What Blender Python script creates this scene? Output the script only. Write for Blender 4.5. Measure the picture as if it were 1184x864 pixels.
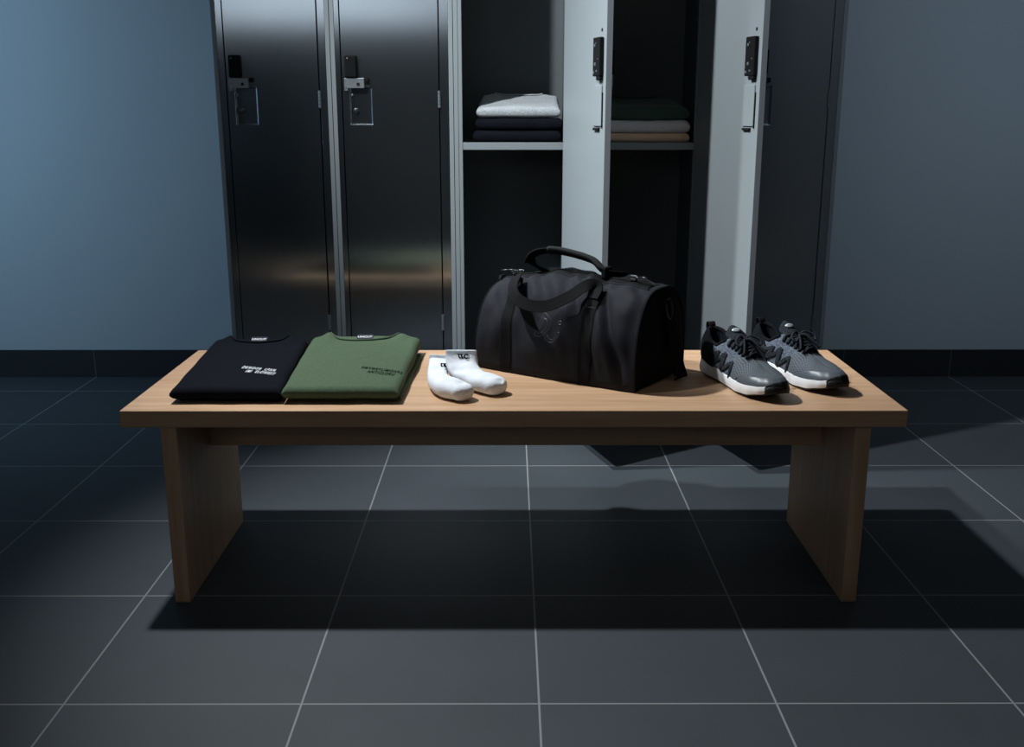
import bpy, bmesh, math, random
from mathutils import Vector, Matrix, noise
from mathutils.bvhtree import BVHTree
R = math.radians
PI = math.pi
random.seed(7)
scn = bpy.context.scene
for o in list(bpy.data.objects):
    bpy.data.objects.remove(o)
C = scn.collection

# ------------------------------------------------------------------ camera
CAM_H = 1.089
cd = bpy.data.cameras.new('camera')
cam = bpy.data.objects.new('camera', cd)
C.objects.link(cam)
cam.location = (0, 0, CAM_H)
cam.rotation_euler = (R(90) - 0.2498, 0, R(-0.13))
cd.sensor_width = 36
cd.lens = 1190.6 / 1184 * 36
cd.clip_start = 0.05
scn.camera = cam

# ------------------------------------------------------------------ world, light, exposure
w = bpy.data.worlds.new('world'); scn.world = w
w.use_nodes = True
w.node_tree.nodes['Background'].inputs[0].default_value = (0.10, 0.16, 0.24, 1)
w.node_tree.nodes['Background'].inputs[1].default_value = 0.05
scn.view_settings.view_transform = 'Standard'
scn.view_settings.look = 'None'
scn.view_settings.exposure = 0
scn.view_settings.gamma = 1
scn.view_settings.use_curve_mapping = False


def aim(o, t):
    o.rotation_euler = (Vector(t) - o.location).to_track_quat('-Z', 'Y').to_euler()


def lamp(name, kind, loc, target, power, color, **kw):
    d = bpy.data.lights.new(name, kind)
    d.energy = power
    d.color = color
    for k, v in kw.items():
        setattr(d, k, v)
    o = bpy.data.objects.new(name, d)
    C.objects.link(o)
    o.location = loc
    aim(o, target)
    return o


key = lamp('key_spot', 'SPOT', (-1.22, 2.87, 3.0), (0.34, 2.30, 0.0), 440, (0.93, 0.97, 1.0),
           spot_size=R(56), spot_blend=0.85, shadow_soft_size=0.06)
# second ceiling spot turned to the open lockers
spot2 = lamp('locker_spot', 'SPOT', (-1.35, 1.95, 2.75), (0.42, 3.30, 1.00), 430, (0.92, 0.97, 1.0),
             spot_size=R(50), spot_blend=0.8, shadow_soft_size=0.05)
# cool wash from the left of the room on the back wall
wash = lamp('blue_wash', 'AREA', (-2.95, 2.7, 1.7), (-2.0, 4.22, 1.0), 10.5, (0.45, 0.72, 0.98), spread=R(100),
            shape='RECTANGLE', size=0.5, size_y=1.8)
wash_r = lamp('cool_wash', 'AREA', (2.2, 1.6, 3.05), (2.0, 4.22, 1.1), 6.0, (0.62, 0.78, 0.95), spread=R(75),
              shape='RECTANGLE', size=1.0, size_y=0.5)  # unseen area light added to brighten the right of the back wall
# unseen weak fill light added overhead to lift the shadows
dome = lamp('ceiling_fill', 'AREA', (0.6, 1.2, 3.15), (0.6, 1.2, 0), 3.5, (1.0, 0.92, 0.82),
            shape='RECTANGLE', size=2.4, size_y=1.6)

# ------------------------------------------------------------------ node helpers


class NT:
    def __init__(self, name):
        self.m = bpy.data.materials.new(name)
        self.m.use_nodes = True
        self.t = self.m.node_tree
        self.b = self.t.nodes['Principled BSDF']

    def n(self, typ, ins=None, **props):
        nd = self.t.nodes.new(typ)
        for k, v in props.items():
            setattr(nd, k, v)
        for k, v in (ins or {}).items():
            if hasattr(v, 'is_output') or isinstance(v, bpy.types.NodeSocket):
                self.t.links.new(v, nd.inputs[k])
            else:
                nd.inputs[k].default_value = v
        return nd

    def math(self, op, a, b=None):
        nd = self.t.nodes.new('ShaderNodeMath')
        nd.operation = op
        for i, v in enumerate([a, b]):
            if v is None:
                continue
            if isinstance(v, bpy.types.NodeSocket):
                self.t.links.new(v, nd.inputs[i])
            else:
                nd.inputs[i].default_value = v
        return nd.outputs[0]

    def mix(self, fac, a, b):
        nd = self.t.nodes.new('ShaderNodeMix')
        nd.data_type = 'RGBA'
        for k, v in ((0, fac), (6, a), (7, b)):
            if isinstance(v, bpy.types.NodeSocket):
                self.t.links.new(v, nd.inputs[k])
            else:
                nd.inputs[k].default_value = v if k == 0 else tuple(v) + ((1,) if len(v) == 3 else ())
        return nd.outputs[2]

    def set(self, **kw):
        names = dict(color='Base Color', rough='Roughness', metal='Metallic', spec='Specular IOR Level',
                     normal='Normal', sheen='Sheen Weight', emis='Emission Color', emis_s='Emission Strength', coat='Coat Weight',
                     aniso='Anisotropic', tangent='Tangent')
        for k, v in kw.items():
            s = self.b.inputs[names[k]]
            if isinstance(v, bpy.types.NodeSocket):
                self.t.links.new(v, s)
            elif isinstance(v, (tuple, list)):
                s.default_value = tuple(v) + ((1,) if len(v) == 3 else ())
            else:
                s.default_value = v
        return self

    def coords(self, scale=(1, 1, 1)):
        tc = self.n('ShaderNodeTexCoord')
        mp = self.n('ShaderNodeMapping', {'Vector': tc.outputs['Object'], 'Scale': scale})
        return mp.outputs[0]

    def bump(self, height, strength=0.3, dist=0.001):
        return self.n('ShaderNodeBump', {'Height': height, 'Strength': strength, 'Distance': dist}).outputs[0]

    def noise(self, vec, scale, detail=3, rough=0.5):
        return self.n('ShaderNodeTexNoise', {'Vector': vec, 'Scale': scale, 'Detail': detail, 'Roughness': rough}).outputs[0]

    def ramp(self, fac, stops):
        nd = self.n('ShaderNodeValToRGB', {'Fac': fac})
        cr = nd.color_ramp
        while len(cr.elements) < len(stops):
            cr.elements.new(0.5)
        for e, (p, c) in zip(cr.elements, stops):
            e.position = p
            e.color = tuple(c) + ((1,) if len(c) == 3 else ())
        return nd.outputs[0]


def plain(name, col, rough=0.5, metal=0.0, var=0.08, nscale=40, bump=0.0, spec=0.5):
    t = NT(name)
    v = t.coords()
    nz = t.noise(v, nscale, 4)
    c2 = tuple(min(1, c * (1 + var)) for c in col)
    c1 = tuple(c * (1 - var) for c in col)
    t.set(color=t.mix(nz, c1, c2), rough=rough, metal=metal, spec=spec)
    if bump:
        t.set(normal=t.bump(nz, bump, 0.001))
    return t.m


def fabric(name, col, scale=900, bump=0.35, var=0.25, rough=0.9, sheen=0.15, heather=0.0, spec=0.2):
    t = NT(name)
    v = t.coords()
    a = t.noise(v, scale, 2)
    b = t.noise(v, scale * 0.14, 3)
    c1 = tuple(c * (1 - var) for c in col)
    c2 = tuple(min(1, c * (1 + var)) for c in col)
    base = t.mix(b, c1, c2)
    if heather:
        h = t.noise(t.coords((1, 3.2, 1)), 260, 4, 0.7)
        hr = t.ramp(h, [(0.42, (0, 0, 0)), (0.60, (1, 1, 1))])
        base = t.mix(hr, tuple(c * (1 - heather) for c in col), tuple(min(1, c * (1 + heather)) for c in col))
    t.set(color=base, rough=rough, sheen=sheen, spec=spec, normal=t.bump(a, bump, 0.0009))
    return t.m


def grid_mask(t, T, x0, y0, half, ax=0, ay=1, use_y=True):
    tc = t.n('ShaderNodeTexCoord')
    sp = t.n('ShaderNodeSeparateXYZ', {'Vector': tc.outputs['Object']})

    def line(sock, off):
        q = t.math('DIVIDE', t.math('SUBTRACT', sock, off), T)
        fr = t.math('SUBTRACT', q, t.math('FLOOR', t.math('ADD', q, 0.5)))
        d = t.math('MULTIPLY', t.math('ABSOLUTE', fr), T)
        mr = t.n('ShaderNodeMapRange', {'Value': d, 'From Min': half * 0.7, 'From Max': half * 1.3, 'To Min': 1.0, 'To Max': 0.0})
        return mr.outputs[0], t.math('FLOOR', q)
    mx, ix = line(sp.outputs[ax], x0)
    if not use_y:
        return mx, ix, None
    my, iy = line(sp.outputs[ay], y0)
    return t.math('MAXIMUM', mx, my), ix, iy


M = {}
TILE, TX0, TY0 = 0.45, 0.055, 1.736
# slate floor tiles
t = NT('slate_tile')
g, ix, iy = grid_mask(t, TILE, TX0, TY0, 0.0021)
cmb = t.n('ShaderNodeCombineXYZ', {'X': ix, 'Y': iy})
wn = t.n('ShaderNodeTexWhiteNoise', {'Vector': cmb.outputs[0]})
v = t.coords()
n1 = t.noise(v, 5, 5, 0.6)
n2 = t.noise(t.coords((1, 2.2, 1)), 260, 3)
c = t.mix(n1, (0.028, 0.036, 0.043), (0.045, 0.055, 0.065))
c = t.mix(t.math('MULTIPLY', wn.outputs[0], 0.35), c, (0.042, 0.050, 0.060))
c = t.mix(t.math('MULTIPLY', n2, 0.35), c, (0.070, 0.080, 0.090))
c = t.mix(g, c, (0.22, 0.235, 0.24))
t.set(color=c, rough=t.mix(n2, (0.52,) * 3, (0.66,) * 3), spec=0.35)
hh = t.math('SUBTRACT', t.math('ADD', t.math('MULTIPLY', n2, 0.12), t.math('MULTIPLY', n1, 0.2)), g)
t.set(normal=t.bump(hh, 0.5, 0.0016))
M['floor'] = t.m
t = NT('baseboard_tile')
g, ix, iy = grid_mask(t, TILE, TX0, 0, 0.0021, use_y=False)
n2 = t.noise(t.coords(), 200, 3)
c = t.mix(n2, (0.009, 0.011, 0.013), (0.015, 0.018, 0.021))
t.set(color=t.mix(g, c, (0.045, 0.055, 0.055)), rough=0.6, spec=0.3, normal=t.bump(t.math('SUBTRACT', n2, g), 0.3, 0.001))
M['base'] = t.m
# painted wall
t = NT('wall_paint')
n1 = t.noise(t.coords(), 180, 3)
n0 = t.noise(t.coords(), 1.2, 2)
t.set(color=t.mix(n0, (0.30, 0.34, 0.37), (0.34, 0.38, 0.41)), rough=0.75, spec=0.25, normal=t.bump(n1, 0.12, 0.0008))
M['wall'] = t.m
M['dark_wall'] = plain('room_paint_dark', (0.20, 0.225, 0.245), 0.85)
M['ceil'] = plain('ceiling_paint', (0.10, 0.11, 0.12), 0.9)


def wood(name, axis):
    t = NT(name)
    sc = {'x': (1.2, 14, 14), 'z': (14, 14, 1.2)}[axis]
    v = t.coords(sc)
    n1 = t.noise(v, 3.2, 6, 0.65)
    fine = t.noise(t.coords({'x': (6, 240, 240), 'z': (240, 240, 6)}[axis]), 1.0, 4, 0.7)
    wv = t.n('ShaderNodeTexWave', {'Vector': t.coords({'x': (0.25, 3.5, 3.5), 'z': (3.5, 3.5, 0.25)}[axis]),
                                   'Scale': 2.4, 'Distortion': 5.0, 'Detail': 3.0, 'Detail Scale': 1.6},
             wave_type='BANDS', bands_direction='Y' if axis == 'x' else 'X').outputs[1]
    c = t.ramp(n1, [(0.3, (0.46, 0.285, 0.165)), (0.7, (0.62, 0.41, 0.255))])
    c = t.mix(t.math('MULTIPLY', wv, 0.28), c, (0.42, 0.235, 0.12))
    fr = t.ramp(fine, [(0.35, (1, 1, 1)), (0.6, (0, 0, 0))])
    c = t.mix(t.math('MULTIPLY', fr, 0.22), c, (0.34, 0.19, 0.095))
    t.set(color=c, rough=t.mix(n1, (0.38,) * 3, (0.5,) * 3), spec=0.4, normal=t.bump(fine, 0.12, 0.0006))
    return t.m


M['wood_x'] = wood('oak_long_grain', 'x')
M['wood_z'] = wood('oak_upright_grain', 'z')


def brushed(name, col, rough, metal=1.0, aniso=0.0):
    t = NT(name)
    f = t.noise(t.coords((420, 420, 5)), 1.0, 3)
    big = t.noise(t.coords(), 2.5, 3)
    c1 = tuple(c * 0.90 for c in col); c2 = tuple(min(1, c * 1.08) for c in col)
    rr = t.mix(big, (rough * 0.92,) * 3, (rough * 1.1,) * 3)
    t.set(color=t.mix(f, c1, c2), rough=rr, metal=metal)
    if aniso:
        cx = t.n('ShaderNodeCombineXYZ', {'X': 1.0, 'Y': 0.0, 'Z': 0.0})
        vt = t.n('ShaderNodeVectorTransform', {'Vector': cx.outputs[0]}, vector_type='VECTOR', convert_from='OBJECT', convert_to='WORLD')
        t.set(aniso=aniso, tangent=vt.outputs[0])
    return t.m


M['steel'] = brushed('brushed_steel', (0.49, 0.54, 0.575), 0.185, metal=0.98, aniso=0.95)
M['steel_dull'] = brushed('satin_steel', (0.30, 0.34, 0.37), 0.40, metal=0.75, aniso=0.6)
M['paint'] = plain('light_grey_enamel', (0.21, 0.24, 0.256), 0.42, var=0.03, nscale=8)
M['edge_paint'] = plain('grey_enamel_edge', (0.26, 0.29, 0.32), 0.4, var=0.03, nscale=8)
M['inside'] = plain('charcoal_lining', (0.075, 0.090, 0.096), 0.65, var=0.08, nscale=14)
M['zinc'] = plain('zinc_plate', (0.20, 0.22, 0.235), 0.42, metal=0.6, var=0.35, nscale=160)
M['black_plastic'] = plain('black_plastic', (0.004, 0.0045, 0.005), 0.85, spec=0.15)
M['black_shadow'] = plain('black_hole_shade', (0.003, 0.003, 0.003), 0.9)  # flat black stands in for the shade inside keyholes and rivet holes
M['black_metal'] = plain('dark_metal', (0.10, 0.10, 0.105), 0.35, metal=0.9)
M['tee_black'] = fabric('black_jersey', (0.0042, 0.0050, 0.0085), sheen=0.0, spec=0.06)
M['tee_green'] = fabric('sage_green_jersey', (0.068, 0.102, 0.060), sheen=0.0, spec=0.12)
M['tee_grey'] = fabric('grey_marl_jersey', (0.32, 0.345, 0.365), heather=0.28)
M['tee_dgreen'] = fabric('dark_green_jersey', (0.035, 0.072, 0.058))
M['tee_lgrey'] = fabric('pale_grey_cotton', (0.56, 0.56, 0.59), heather=0.10)
M['tee_tan'] = fabric('tan_cotton', (0.66, 0.46, 0.32), heather=0.08)
M['rib_black'] = fabric('black_rib', (0.006, 0.007, 0.011), scale=500, sheen=0, spec=.08)
M['rib_green'] = fabric('green_rib', (0.060, 0.090, 0.054), scale=500, sheen=0)
M['label'] = fabric('black_woven_label', (0.02, 0.02, 0.03))
M['print_white'] = plain('white_print', (0.60, 0.62, 0.65), 0.7)
M['print_black'] = plain('black_print', (0.004, 0.005, 0.005), 0.9, spec=0.0)
M['sock'] = fabric('white_terry', (0.74, 0.78, 0.83), scale=300, bump=1.0, var=0.12, sheen=0.1)
M['bag'] = fabric('black_ballistic_nylon', (0.0115, 0.0125, 0.0175), scale=650, bump=0.5, var=0.3, sheen=0.0, rough=0.75, spec=0.16)
M['bag_end'] = fabric('black_coated_nylon', (0.004, 0.0045, 0.005), scale=650, bump=0.3, rough=0.8, sheen=0.0, spec=0.1)
M['web'] = fabric('black_webbing', (0.0048, 0.0048, 0.0058), scale=420, bump=0.6, rough=0.8, sheen=0.0, spec=0.12)
M['web_soft'] = fabric('charcoal_grip_cloth', (0.014, 0.014, 0.0145), scale=480, bump=0.7, rough=0.9, sheen=0)
M['stitch'] = plain('dark_thread', (0.003, 0.003, 0.003), 0.8)
M['emboss'] = plain('raised_rubber_outline', (0.045, 0.055, 0.065), 0.4)
M['foam'] = plain('white_foam', (0.78, 0.79, 0.80), 0.55, var=0.03, nscale=30, bump=0.1)
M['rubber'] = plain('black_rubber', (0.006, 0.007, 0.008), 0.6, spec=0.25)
M['shoe_black'] = fabric('black_heel_knit', (0.005, 0.006, 0.008), scale=500, sheen=0, spec=0.1)
M['lace'] = fabric('black_lace', (0.016, 0.020, 0.026), scale=700, bump=0.7, rough=0.75, sheen=0)
M['toe_film'] = plain('smooth_grey_film', (0.085, 0.102, 0.120), 0.42, var=0.04)
M['logo_silver'] = plain('silver_logo', (0.55, 0.60, 0.64), 0.35, metal=0.3)


def knit(name, ca, cb, scale, streak=(1, 1, 1)):
    t = NT(name)
    n1 = t.noise(t.coords(streak), scale, 5, 0.75)
    r = t.ramp(n1, [(0.40, ca), (0.60, cb)])
    f = t.noise(t.coords(), 1400, 2)
    t.set(color=r, rough=0.9, spec=0.06, sheen=0.0, normal=t.bump(f, 0.5, 0.0006))
    return t.m


M['knit'] = knit('grey_mottled_knit', (0.035, 0.044, 0.060), (0.17, 0.20, 0.245), 190, (1, 2.5, 2.5))
M['knit_dark'] = knit('dark_mottled_knit', (0.004, 0.005, 0.007), (0.045, 0.052, 0.062), 260, (1, 2.5, 2.5))
t = NT('open_mesh_weave')
uv = t.n('ShaderNodeUVMap')
sp = t.n('ShaderNodeSeparateXYZ', {'Vector': uv.outputs[0]})
vv = t.math('MULTIPLY', sp.outputs[1], 15.0)
uu = t.math('ADD', t.math('MULTIPLY', sp.outputs[0], 50.0), t.math('MULTIPLY', t.math('FLOOR', vv), 0.5))
du = t.math('SUBTRACT', t.math('FRACT', uu), 0.5)
dv = t.math('SUBTRACT', t.math('FRACT', vv), 0.5)
dd_ = t.math('SQRT', t.math('ADD', t.math('MULTIPLY', du, du), t.math('MULTIPLY', dv, dv)))
r = t.ramp(dd_, [(0.24, (0.010, 0.013, 0.016)), (0.36, (0.125, 0.145, 0.168))])
t.set(color=r, rough=0.75, spec=0.2, normal=t.bump(dd_, 0.5, 0.0008))
M['mesh'] = t.m

# ------------------------------------------------------------------ mesh helpers


def tag(o, label=None, cat=None, group=None, kind=None):
    if label: o['label'] = label
    if cat: o['category'] = cat
    if group: o['group'] = group
    if kind: o['kind'] = kind
    return o


def thing(name, label, cat, loc=(0, 0, 0), rotz=0, group=None):
    o = bpy.data.objects.new(name, None)
    C.objects.link(o)
    o.empty_display_size = 0.05
    o.location = loc
    o.rotation_euler = (0, 0, rotz)
    return tag(o, label, cat, group)


def mesh(name, verts, faces, mat, parent=None, smooth=True, label=None):
    me = bpy.data.meshes.new(name)
    me.from_pydata([tuple(v) for v in verts], [], faces)
    me.validate()
    bm = bmesh.new(); bm.from_mesh(me)
    bmesh.ops.recalc_face_normals(bm, faces=bm.faces)
    bm.to_mesh(me); bm.free()
    o = bpy.data.objects.new(name, me)
    C.objects.link(o)
    me.materials.append(mat)
    if smooth:
        me.polygons.foreach_set('use_smooth', [True] * len(me.polygons))
    if parent: o.parent = parent
    if label: o['label'] = label
    return o


def frombm(name, bm, mat, parent=None, smooth=False, label=None):
    me = bpy.data.meshes.new(name)
    bmesh.ops.recalc_face_normals(bm, faces=bm.faces)
    bm.to_mesh(me); bm.free()
    o = bpy.data.objects.new(name, me)
    C.objects.link(o)
    me.materials.append(mat)
    if smooth:
        me.polygons.foreach_set('use_smooth', [True] * len(me.polygons))
    if parent: o.parent = parent
    if label: o['label'] = label
    return o


def box_bm(boxes, bev=0.0, seg=2):
    bm = bmesh.new()
    for (x0, x1, y0, y1, z0, z1) in boxes:
        r = bmesh.ops.create_cube(bm, size=1)
        for v in r['verts']:
            v.co = ((x0 + x1) / 2 + v.co.x * (x1 - x0), (y0 + y1) / 2 + v.co.y * (y1 - y0), (z0 + z1) / 2 + v.co.z * (z1 - z0))
    if bev:
        bmesh.ops.bevel(bm, geom=list(bm.edges), offset=bev, segments=seg, affect='EDGES', profile=0.5)
    return bm


def boxes(name, bl, mat, parent=None, bev=0.0, seg=2, label=None):
    return frombm(name, box_bm(bl, bev, seg), mat, parent, False, label)


def spline(pts, n):
    """Catmull-Rom through the points, n samples per span."""
    P = [Vector(p) for p in pts]
    P = [P[0] * 2 - P[1]] + P + [P[-1] * 2 - P[-2]]
    out = []
    for i in range(1, len(P) - 2):
        for k in range(n):
            u = k / n
            a, b, c_, d = P[i - 1], P[i], P[i + 1], P[i + 2]
            out.append(0.5 * ((2 * b) + (c_ - a) * u + (2 * a - 5 * b + 4 * c_ - d) * u * u + (3 * b - a - 3 * c_ + d) * u ** 3))
    out.append(P[-2].copy())
    return out


def tube_data(path, r, seg=10, closed=False, cap=True):
    vs, fs = [], []
    n = len(path)
    up = Vector((0, 0, 1))
    prev = None
    for i, p in enumerate(path):
        if closed:
            d = path[(i + 1) % n] - path[i - 1]
        else:
            d = path[min(i + 1, n - 1)] - path[max(i - 1, 0)]
        d.normalize()
        if prev is None:
            a = d.cross(up)
            if a.length < 0.1: a = d.cross(Vector((1, 0, 0)))
        else:
            a = prev - d * prev.dot(d)
        a.normalize(); prev = a.copy()
        b = d.cross(a)
        rr = r[i] if isinstance(r, (list, tuple)) else r
        for k in range(seg):
            an = 2 * PI * k / seg
            vs.append(p + (a * math.cos(an) + b * math.sin(an)) * rr)
    m = n if closed else n - 1
    for i in range(m):
        j = (i + 1) % n
        for k in range(seg):
            k2 = (k + 1) % seg
            fs.append((i * seg + k, i * seg + k2, j * seg + k2, j * seg + k))
    if cap and not closed:
        fs.append(tuple(range(seg))); fs.append(tuple((n - 1) * seg + k for k in range(seg)))
    return vs, fs


def tube(name, path, r, mat, parent=None, seg=10, closed=False, label=None):
    vs, fs = tube_data([Vector(p) for p in path], r, seg, closed)
    return mesh(name, vs, fs, mat, parent, True, label)


def multi(name, parts, mat, parent=None, smooth=True, label=None):
    vs, fs = [], []
    for v, f in parts:
        b = len(vs)
        vs += list(v)
        fs += [tuple(b + i for i in q) for q in f]
    return mesh(name, vs, fs, mat, parent, smooth, label)


def ribbon_data(path, wdir, width, thick):
    """flat strap: path points, width direction per point, closed rounded-rect section"""
    vs, fs = [], []
    n = len(path)
    prof = [(-.5, -.5), (-.46, -.5), (0, -.5), (.46, -.5), (.5, -.5), (.5, .5), (.46, .5), (0, .5), (-.46, .5), (-.5, .5)]
    prof = [(-.5, 0), (-.47, -.5), (-.2, -.42), (.2, -.42), (.47, -.5), (.5, 0), (.47, .5), (.2, .42), (-.2, .42), (-.47, .5)]
    m = len(prof)
    for i, p in enumerate(path):
        d = (path[min(i + 1, n - 1)] - path[max(i - 1, 0)]).normalized()
        wv = Vector(wdir[i]) if isinstance(wdir, list) else Vector(wdir)
        wv = (wv - d * wv.dot(d)).normalized()
        nv = d.cross(wv)
        ww = width[i] if isinstance(width, list) else width
        tt = thick[i] if isinstance(thick, list) else thick
        for a, b in prof:
            vs.append(p + wv * a * ww + nv * b * tt)
    for i in range(n - 1):
        for k in range(m):
            k2 = (k + 1) % m
            fs.append((i * m + k, i * m + k2, (i + 1) * m + k2, (i + 1) * m + k))
    fs.append(tuple(range(m))); fs.append(tuple((n - 1) * m + k for k in range(m)))
    return vs, fs


def lerp(a, b, u): return a + (b - a) * u


def table(tb, x):
    if x <= tb[0][0]: return tb[0][1]
    for (a, fa), (b, fb) in zip(tb, tb[1:]):
        if x <= b:
            u = (x - a) / (b - a)
            u = u * u * (3 - 2 * u) * 0.5 + u * 0.5
            return fa + (fb - fa) * u
    return tb[-1][1]


def bvh_of(o):
    bm = bmesh.new(); bm.from_mesh(o.data)
    b = BVHTree.FromBMesh(bm)
    bm.free()
    return b


def text_geo(s, size, sp=1.0):
    cu = bpy.data.curves.new('lettering', 'FONT')
    cu.body = s; cu.size = size; cu.align_x = 'LEFT'
    cu.resolution_u = 3
    cu.space_character = sp
    cu.offset = size * .035
    o = bpy.data.objects.new('lettering', cu)
    C.objects.link(o)
    dg = bpy.context.evaluated_depsgraph_get()
    dg.update()
    me = bpy.data.meshes.new_from_object(o.evaluated_get(dg))
    vs = [v.co.copy() for v in me.vertices]
    fs = [tuple(p.vertices) for p in me.polygons]
    bpy.data.objects.remove(o)
    bpy.data.meshes.remove(me)
    return vs, fs


def conform(vs, org, ax, ay, rd, bvh, off):
    """drop plane points onto the surface along rd"""
    rd = Vector(rd).normalized()
    out = []
    for v in vs:
        p = Vector(org) + Vector(ax) * v[0] + Vector(ay) * v[1]
        h = bvh.ray_cast(p - rd * 0.2, rd)
        if h[0] is None:
            h = bvh.find_nearest(p)
        out.append(h[0] - rd * off)
    return out


# ------------------------------------------------------------------ the room
WX, WY0, WY1, WZ = 3.3, -3.0, 4.22, 3.2
LK_Y = 3.37


def struct(name, bl, mat, bev=0):
    return tag(boxes(name, bl, mat, bev=bev), kind='structure')


struct('floor', [(-WX, WX, WY0, WY1 + 0.1, -0.05, 0)], M['floor'])
struct('ceiling', [(-WX, WX, WY0, WY1 + 0.1, WZ, WZ + 0.05)], M['ceil'])
struct('wall_back', [(-WX, WX, WY1, WY1 + 0.1, 0, WZ)], M['wall'])
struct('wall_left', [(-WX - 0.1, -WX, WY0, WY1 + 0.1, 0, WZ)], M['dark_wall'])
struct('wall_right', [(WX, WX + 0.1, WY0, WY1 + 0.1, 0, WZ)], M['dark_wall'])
struct('baseboard_back', [(-WX, -0.93, WY1 - 0.010, WY1, 0, 0.116), (1.054, WX, WY1 - 0.010, WY1, 0, 0.116)], M['base'])
# wall behind the viewer with a high opening for an added glowing pane
WN = (-3.0, -0.45, 1.85, 2.75)
struct('wall_front', [(-WX, WN[0], WY0 - 0.1, WY0, 0, WZ), (WN[1], WX, WY0 - 0.1, WY0, 0, WZ),
                      (WN[0], WN[1], WY0 - 0.1, WY0, 0, WN[2]), (WN[0], WN[1], WY0 - 0.1, WY0, WN[3], WZ)], M['dark_wall'])
t = NT('frosted_pane_glow')
t.set(color=(0.5, 0.55, 0.6), rough=0.6, emis=(0.82, 0.91, 1.0), emis_s=1.5)
struct('glow_pane', [(WN[0], WN[1], WY0 - 0.07, WY0 - 0.05, WN[2], WN[3])], t.m)  # unseen pane, added as the bright band mirrored in the doors and front fill

# ------------------------------------------------------------------ lockers
ZB, ZT = 0.0, 1.86          # floor to top
DZ0, DZ1 = 0.10, 1.82       # door leaf
LDEP = WY1 - LK_Y - 0.004
INNER = 0.36


def door_leaf(name, w, mat, parent, loc, pocket=True, inner_mat=None, po=0.0):
    """leaf with its hinge edge at local x=0 reaching to -w; front at y=0 (outside), back at y=t. pocket pressed into the front."""
    tk = 0.019
    h0, h1 = DZ0, DZ1
    px0, px1, pz0, pz1 = -w + 0.022 + po, -w + 0.092 + po, 1.046, 1.166
    pd = 0.009
    bm = bmesh.new()
    xs = [-w, px0, px1, 0]; zs = [h0, pz0, pz1, h1]

    def quad(a, b, c_, d): bm.faces.new([bm.verts.new(p) for p in (a, b, c_, d)])
    for i in range(3):
        for j in range(3):
            if pocket and i == 1 and j == 1: continue
            quad((xs[i], 0, zs[j]), (xs[i + 1], 0, zs[j]), (xs[i + 1], 0, zs[j + 1]), (xs[i], 0, zs[j + 1]))
    if pocket:
        s = 0.003
        o = [(px0, 0, pz0), (px1, 0, pz0), (px1, 0, pz1), (px0, 0, pz1)]
        q = [(px0 + s, pd, pz0 + s), (px1 - s, pd, pz0 + s), (px1 - s, pd, pz1 - s), (px0 + s, pd, pz1 - s)]
        for k in range(4):
            quad(o[k], o[(k + 1) % 4], q[(k + 1) % 4], q[k])
        quad(*q)
    # rim and back face
    c0 = [(-w, 0, h0), (0, 0, h0), (0, 0, h1), (-w, 0, h1)]
    c1 = [(-w, tk, h0), (0, tk, h0), (0, tk, h1), (-w, tk, h1)]
    for k in range(4):
        quad(c0[k], c0[(k + 1) % 4], c1[(k + 1) % 4], c1[k])
    quad(*c1)
    bmesh.ops.remove_doubles(bm, verts=bm.verts, dist=1e-5)
    o = frombm(name, bm, mat, parent)
    o.location = loc
    if inner_mat:
        o.data.materials.append(inner_mat)
        o.data.materials.append(M['edge_paint'])
        for p in o.data.polygons:
            cy = p.center.y
            if cy > tk - 1e-4: p.material_index = 1
            elif abs(p.center.x + w) < 1e-4: p.material_index = 2
    bv = o.modifiers.new('b', 'BEVEL'); bv.width = 0.0012; bv.segments = 2; bv.limit_method = 'ANGLE'; bv.angle_limit = R(50)
    return o


def latch(door, w, po=0.0):
    """outside furniture, door-local"""
    x0 = -w + 0.010 + po
    b = boxes('handle', [(x0, x0 + 0.038, -0.013, -0.0005, 1.190, 1.258)], M['black_plastic'], door, bev=0.005, seg=3)
    boxes('screw_cap', [(x0 + 0.008, x0 + 0.012, -0.0140, -0.0125, 1.246, 1.250)], M['zinc'], b, bev=0.0008)
    p = boxes('latch_plate', [(x0 - 0.003, x0 + 0.060, -0.0075, -0.0005, 1.158, 1.189),
                              (x0 - 0.003, x0 + 0.009, -0.0060, -0.0005, 1.150, 1.160)], M['zinc'], door, bev=0.0012)
    boxes('keyhole', [(x0 + 0.036, x0 + 0.045, -0.0082, -0.0070, 1.166, 1.175)], M['black_shadow'], p, bev=0.002)
    boxes('latch_lug', [(x0 + 0.062, x0 + 0.074, -0.009, -0.0005, 1.176, 1.190)], M['black_plastic'], p, bev=0.002)
    # lock knob in the pocket
    vs, fs = [], []
    for (yy, rr) in ((0.0085, 0.0078), (0.004, 0.0078), (0.0028, 0.006), (0.0028, 0.0)):
        for k in range(20):
            a = 2 * PI * k / 20
            vs.append((x0 + 0.030 + rr * math.cos(a), yy, 1.090 + rr * math.sin(a)))
    for i in range(3):
        for k in range(20):
            fs.append((i * 20 + k, i * 20 + (k + 1) % 20, (i + 1) * 20 + (k + 1) % 20, (i + 1) * 20 + k))
    mesh('lock_cylinder', vs, fs, M['black_metal'], door)
    boxes('rivet', [(x0 + 0.016, x0 + 0.022, 0.004, 0.0085, 1.134, 1.141)], M['zinc'], door, bev=0.001)


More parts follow.
